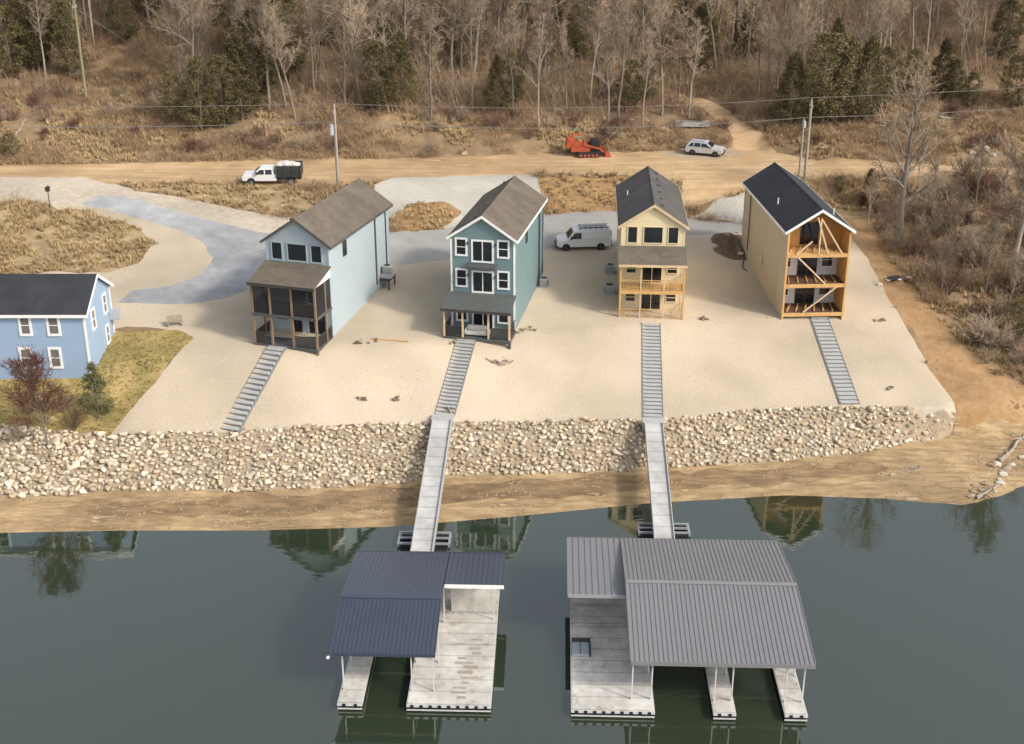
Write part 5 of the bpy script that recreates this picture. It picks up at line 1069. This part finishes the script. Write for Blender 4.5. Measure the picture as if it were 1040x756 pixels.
P3 = P1[fbm(P1[:,0]/7, P1[:,1]/7, 91) > -.05]; bulk('undergrowth', 'brown tangled undergrowth on the rough slopes', 'brush', P3[-7000:], scr, .6, 1.3, 3, 'dry_brush')
rs = np.random.RandomState(12); P = np.stack([rs.uniform(-105,105,30000), rs.uniform(158,228,30000)], 1); P = P[(zone_of(P) == -1) & (fbm(P[:,0]/9, P[:,1]/9, 17) > -.15)][:9000]
bulk('forest_brush', 'brown brush and saplings under the hillside trees', 'brush', P, scr, .8, 1.9, 4, 'dry_brush')
scr2 = [scrub(60+i, 7, 5.5, 1.6) for i in range(6)]
rs = np.random.RandomState(15); P = np.stack([rs.uniform(-92,92,12000), rs.uniform(164,215,12000)], 1); P = P[np.array([allowed(x, y) for x, y in P])][:2600]
bulk('thin_saplings', 'dense thin grey brown saplings filling the hillside woods', 'brush', P, scr2, .6, 1.4, 6, 'twig')
P = zone_pts(['mud_bank','lake_shore'], 30000, (-50, 60, 78, 98), 23); P = P[terrain(P[:,0], P[:,1]) > .03]; P = P[fbm(P[:,0]/3, P[:,1]/1.2, 3) > .05][:2200]
def peb(seed):
    me = rockmesh(seed, .5, .4, .25, 'mud'); bm = bmesh.new(); bm.from_mesh(me); bmesh.ops.triangulate(bm, faces=bm.faces[:]); bm.verts.index_update(); r = ([tuple(v.co) for v in bm.verts], [tuple(v.index for v in f.verts) for f in bm.faces]); bm.free(); return r
bulk('shore_pebbles', 'small stones and clods scattered along the muddy shore', 'pebbles', P, [peb(i) for i in range(5)], .08, .36, 7, 'clod')
P = zone_pts(['gravel_lot'], 60000, (-45, 50, 94, 130), 29); P = P[fbm(P[:,0]/4, P[:,1]/4, 63) > .1][:2600]
bulk('loose_gravel', 'loose coarse stones lying on the gravel slope', 'pebbles', P, [peb(i+9) for i in range(5)], .06, .22, 8, 'under_stone')
P = zone_pts(['lawn'], 30000, (-60, -20, 92, 115), 13)[:7000]
bulk('lawn_grass', 'patchy olive and tan lawn grass round the light blue house', 'grass', P, tf2, .25, .5, 5, 'lawn')

# ------------------------------------------------------------------ small things
def one(name, me, px, py, label, cat, dz=0, group=None, rz=0):
    o = bpy.data.objects.new(name, me); col.objects.link(o); x, y, z = ground(px, py); o.location = (x,y,z+dz); o.rotation_euler[2] = rz; return tag(o, label, cat, group)
def mound(label, cat, name, px, py, rx, ry, h, m, seed=0, rough=.3):
    bm = bmesh.new(); bmesh.ops.create_grid(bm, x_segments=26, y_segments=26, size=1); x0, y0, z0 = ground(px, py)
    for v in bm.verts:
        X, Y = v.co.x, v.co.y; r = sqrt(X*X+Y*Y); k = max(0, 1-r**1.6); nz = float(fbm(np.array([X*3+seed]), np.array([Y*3]), seed)[0]); gx_, gy_ = x0+X*rx, y0+Y*ry
        v.co = Vector((X*rx, Y*ry, gz(gx_, gy_)-z0-.08+(h*k*(1+rough*nz*2)+.12*nz if k > 0 else -.3)))
    me = bpy.data.meshes.new(name); bm.to_mesh(me); bm.free(); me.materials.append(M[m]); o = bpy.data.objects.new(name, me); col.objects.link(o); o.location = (x0,y0,z0); return tag(o, label, cat)
mound('dark heap of spoil earth left of the unfinished tan house', 'earth pile', 'earth_pile', 744, 250, 2.4, 4.2, .75, 'earth_pile', 3, .9)
for k, (px, py, s) in enumerate(((738,243,.3),(752,262,.35),(748,240,.25),(758,252,.3),(735,252,.22))): one('rock', rockmesh(600+k, s, s*.8, s*.6, 'boulder'), px, py, 'pale rock on the dark spoil heap left of the tan house', 'rock', .45 if k < 3 else .1, 'rocks on the spoil heap')
hs = MB(); hx, hy, hz = ground(765,270)
PH = [(hx+1.1*cos(a)+.15*sin(3*a), hy+2.2*sin(a), 0) for a in [i*.45-1.5 for i in range(13)]]
for a, b in zip(PH, PH[1:]): hs.tube((a[0],a[1],gz(a[0],a[1])+.05),(b[0],b[1],gz(b[0],b[1])+.05),.05,6)
tag(hs.build('hose', M['rubber']), 'looped black hose on the gravel beside the tan house wall', 'hose')
def rubble(label, px, py, seed, n=7, sp=.7, group=None):
    R = random.Random(seed); t = thing('debris_pile', label, 'debris', ground(px, py), 0, group)
    for i in range(n):
        a = R.uniform(0,6.28); r = sp*R.random(); c = Vector((cos(a)*r*1.4, sin(a)*r, .06)); L_ = R.uniform(.2,.7); d = Vector((R.gauss(0,1),R.gauss(0,.6),R.uniform(0,.3))).normalized()*L_
        m = MB(); m.beam(c-d/2, c+d/2+Vector((0,0,.05)), R.uniform(.08,.22), R.uniform(.05,.15)); m.build('scrap', M[R.choice(['earth_pile','driftwood','bark','under_stone'])], t)
    return t
rubble('small dark debris beside the pale blue house on the gravel', 374, 349, 1, 7, .8)
rubble('small dark debris pile below the teal house porch on the gravel', 508, 367, 2, 8, .8)
rubble('low round dark clump on the gravel, left one of the pair', 369, 406, 3, 6, .35)
rubble('low round dark clump on the gravel, right one of the pair', 402, 406, 4, 6, .35)
rubble('dark scrap wood heap at the right corner of the teal house', 533, 336, 5, 9, .8)
rubble('small dark clump on the gravel right of the yellow house', 713, 324, 6, 6, .35)
rubble('dark clump on the gravel right of the tan house', 895, 326, 7, 7, .6)
rubble('small clump on the gravel near the right gravel edge', 905, 395, 8, 5, .3)
rubble('scrap beside the top of the left gangway', 456, 416, 9, 6, .5)
rubble('scrap on the gravel left of the teal house steps', 462, 348, 10, 4, .5)
x, y, z = ground(395,346); m = MB(); m.beam((x-1.6,y+.25,z+.07),(x+1.7,y-.25,z+.03),.16,.08); tag(m.build('board', M['lumber']), 'single tan board lying on the gravel beside the pale blue house', 'board')
x, y, z = ground(668,468)
m = MB()
for i in range(5): m.beam((-1.6,i*.35,.1+.09*i),(1.7,i*.33,.1+.09*i),.3,.08)
t = thing('board_stack', 'stack of long pale boards on the slope above the silver car', 'boards', ground(703,131), -.08); m.v = [(a*1.3,b_,c_+.25) for a,b_,c_ in m.v]; m.build('boards', M['step_grey'], t)
m = MB(); [m.box(-2+i*1.9,-1.85+i*1.9,0,1.6,0,.3) for i in range(3)]; m.build('bearer', M['driftwood'], t)
# bird feeder post at upper left
t = thing('feeder_post', 'thin dark post with a small feeder box at the left gravel bank', 'post', ground(51,212)); MB().tube((0,0,-.2),(0,0,1.9),.05,8).build('post', M['dark_trim'], t); b = MB(); b.box(-.2,.2,-.2,.2,1.9,2.25); b.prism([(-.3,2.25),(.3,2.25),(0,2.5)], -.26, .26); b.build('feeder_box', M['dark_trim'], t)
t = thing('garden_bench', 'small weathered bench at the lawn corner by the gravel', 'bench', ground(178,331), .2)
MB().box(-.7,.7,-.22,.22,.42,.48).build('seat', M['driftwood'], t); [MB().box(s*.6-.04,s*.6+.04,-.2,.2,-.1,.42).build('leg', M['driftwood'], t) for s in (-1,1)]
MB().box(-.7,.7,.2,.25,.5,.9).build('backrest', M['driftwood'], t)
# junk at the right bank
t = thing('debris_pile', 'heap of black and white scrap sheets in the brush on the right slope', 'debris', ground(920,286), -.4); R = random.Random(31)
for i in range(9):
    c = Vector((R.uniform(-1.5,1.5), R.uniform(-.6,.6), R.uniform(.1,.35))); d = Vector((R.gauss(0,1), R.gauss(0,.6), R.uniform(-.1,.25))).normalized()*R.uniform(.3,.8)
    m = MB(); m.beam(c-d, c+d, R.uniform(.2,.6), .05); m.build('scrap_sheet', M['black_paint'] if i % 3 else M['white_trim'], t)
for k, (px, py, s, lb) in enumerate(((971,292,.45,'round white boulder in the brush on the right slope'),(893,290,.35,'white rock left of the black and white scrap'),(905,262,.3,'pale rock above the black and white scrap'),(1005,290,.4,'pale rock in brush near the right edge'),(1018,296,.35,'second pale rock in brush at the right edge'),(880,108,.35,'white rock on the slope behind the right pole'),(898,126,.4,'white rock among dry grass right of the evergreens'),(986,224,.3,'pale rock high in the right brush'),(835,152,.35,'pale rock beside the dirt road right of the pole'))): one('rock', rockmesh(700+k, s, s*.8, s*.6, 'boulder'), px, py, lb, 'rock', .1)
R = random.Random(5)
for k in range(9): one('rock', rockmesh(720+k, R.uniform(.25,.6), R.uniform(.25,.5), .3, 'boulder'), 1000+R.uniform(-12,14), 150+R.uniform(-9,9), 'pale chunk in the rubble heap on the slope at upper right', 'rock', .1, 'rubble heap on the upper right slope')
def drift(label, a, b, r, seed, br=4, group=None, name='driftwood_log'):
    A = Vector(ground(*a)); B = Vector(ground(*b)); A.z += r*.7; B.z += r*.7; R = random.Random(seed); m = MB(); n = 5; P = [A.lerp(B, i/n)+Vector((R.gauss(0,.12),R.gauss(0,.12),R.gauss(0,.03))) for i in range(n+1)]
    for i in range(n): m.tube(P[i], P[i+1], r*(1-.6*i/n), 7, r*(1-.6*(i+1)/n))
    for k in range(br): q = P[R.randrange(1,n)]; m.tube(q, q+Vector((R.gauss(0,.7),R.gauss(0,.7),R.uniform(.1,.7))), r*.4, 5, r*.12)
    return tag(m.build(name, M['driftwood']), label, 'log', group)
drift('long pale driftwood log lying at the right shoreline', (990,508), (1014,494), .18, 1)
drift('thin driftwood branch on the sand right of the rock bank', (900,483), (944,476), .07, 2, 7)
drift('thick fallen log at the right end of the beach', (1015,470), (1042,440), .2, 3, 5)
drift('bleached fallen log on the slope behind the right pole', (866,124), (878,130), .14, 4, 3)
drift('long bleached trunk lying in the brush at upper right', (955,120), (990,124), .2, 5, 6)
drift('pale leaning dead trunk at the upper left roadside', (12,146), (26,122), .16, 6, 2)
drift('fallen pale trunk lying across the woods edge in the middle', (568,96), (592,88), .14, 7, 2)
R = random.Random(9)
for k in range(26):
    px = R.uniform(985,1045); py = 505-(px-985)*1.0+R.gauss(0,14)
    if py < 420: continue
    s = R.uniform(.12,.4); one('rock', rockmesh(800+k, s*1.3, s, s*.6, 'under_stone' if k % 3 else 'boulder'), px, min(py,505), 'dark shore rock strewn among driftwood at the right end of the beach', 'rock', .05, 'rocks at the right end of the beach')
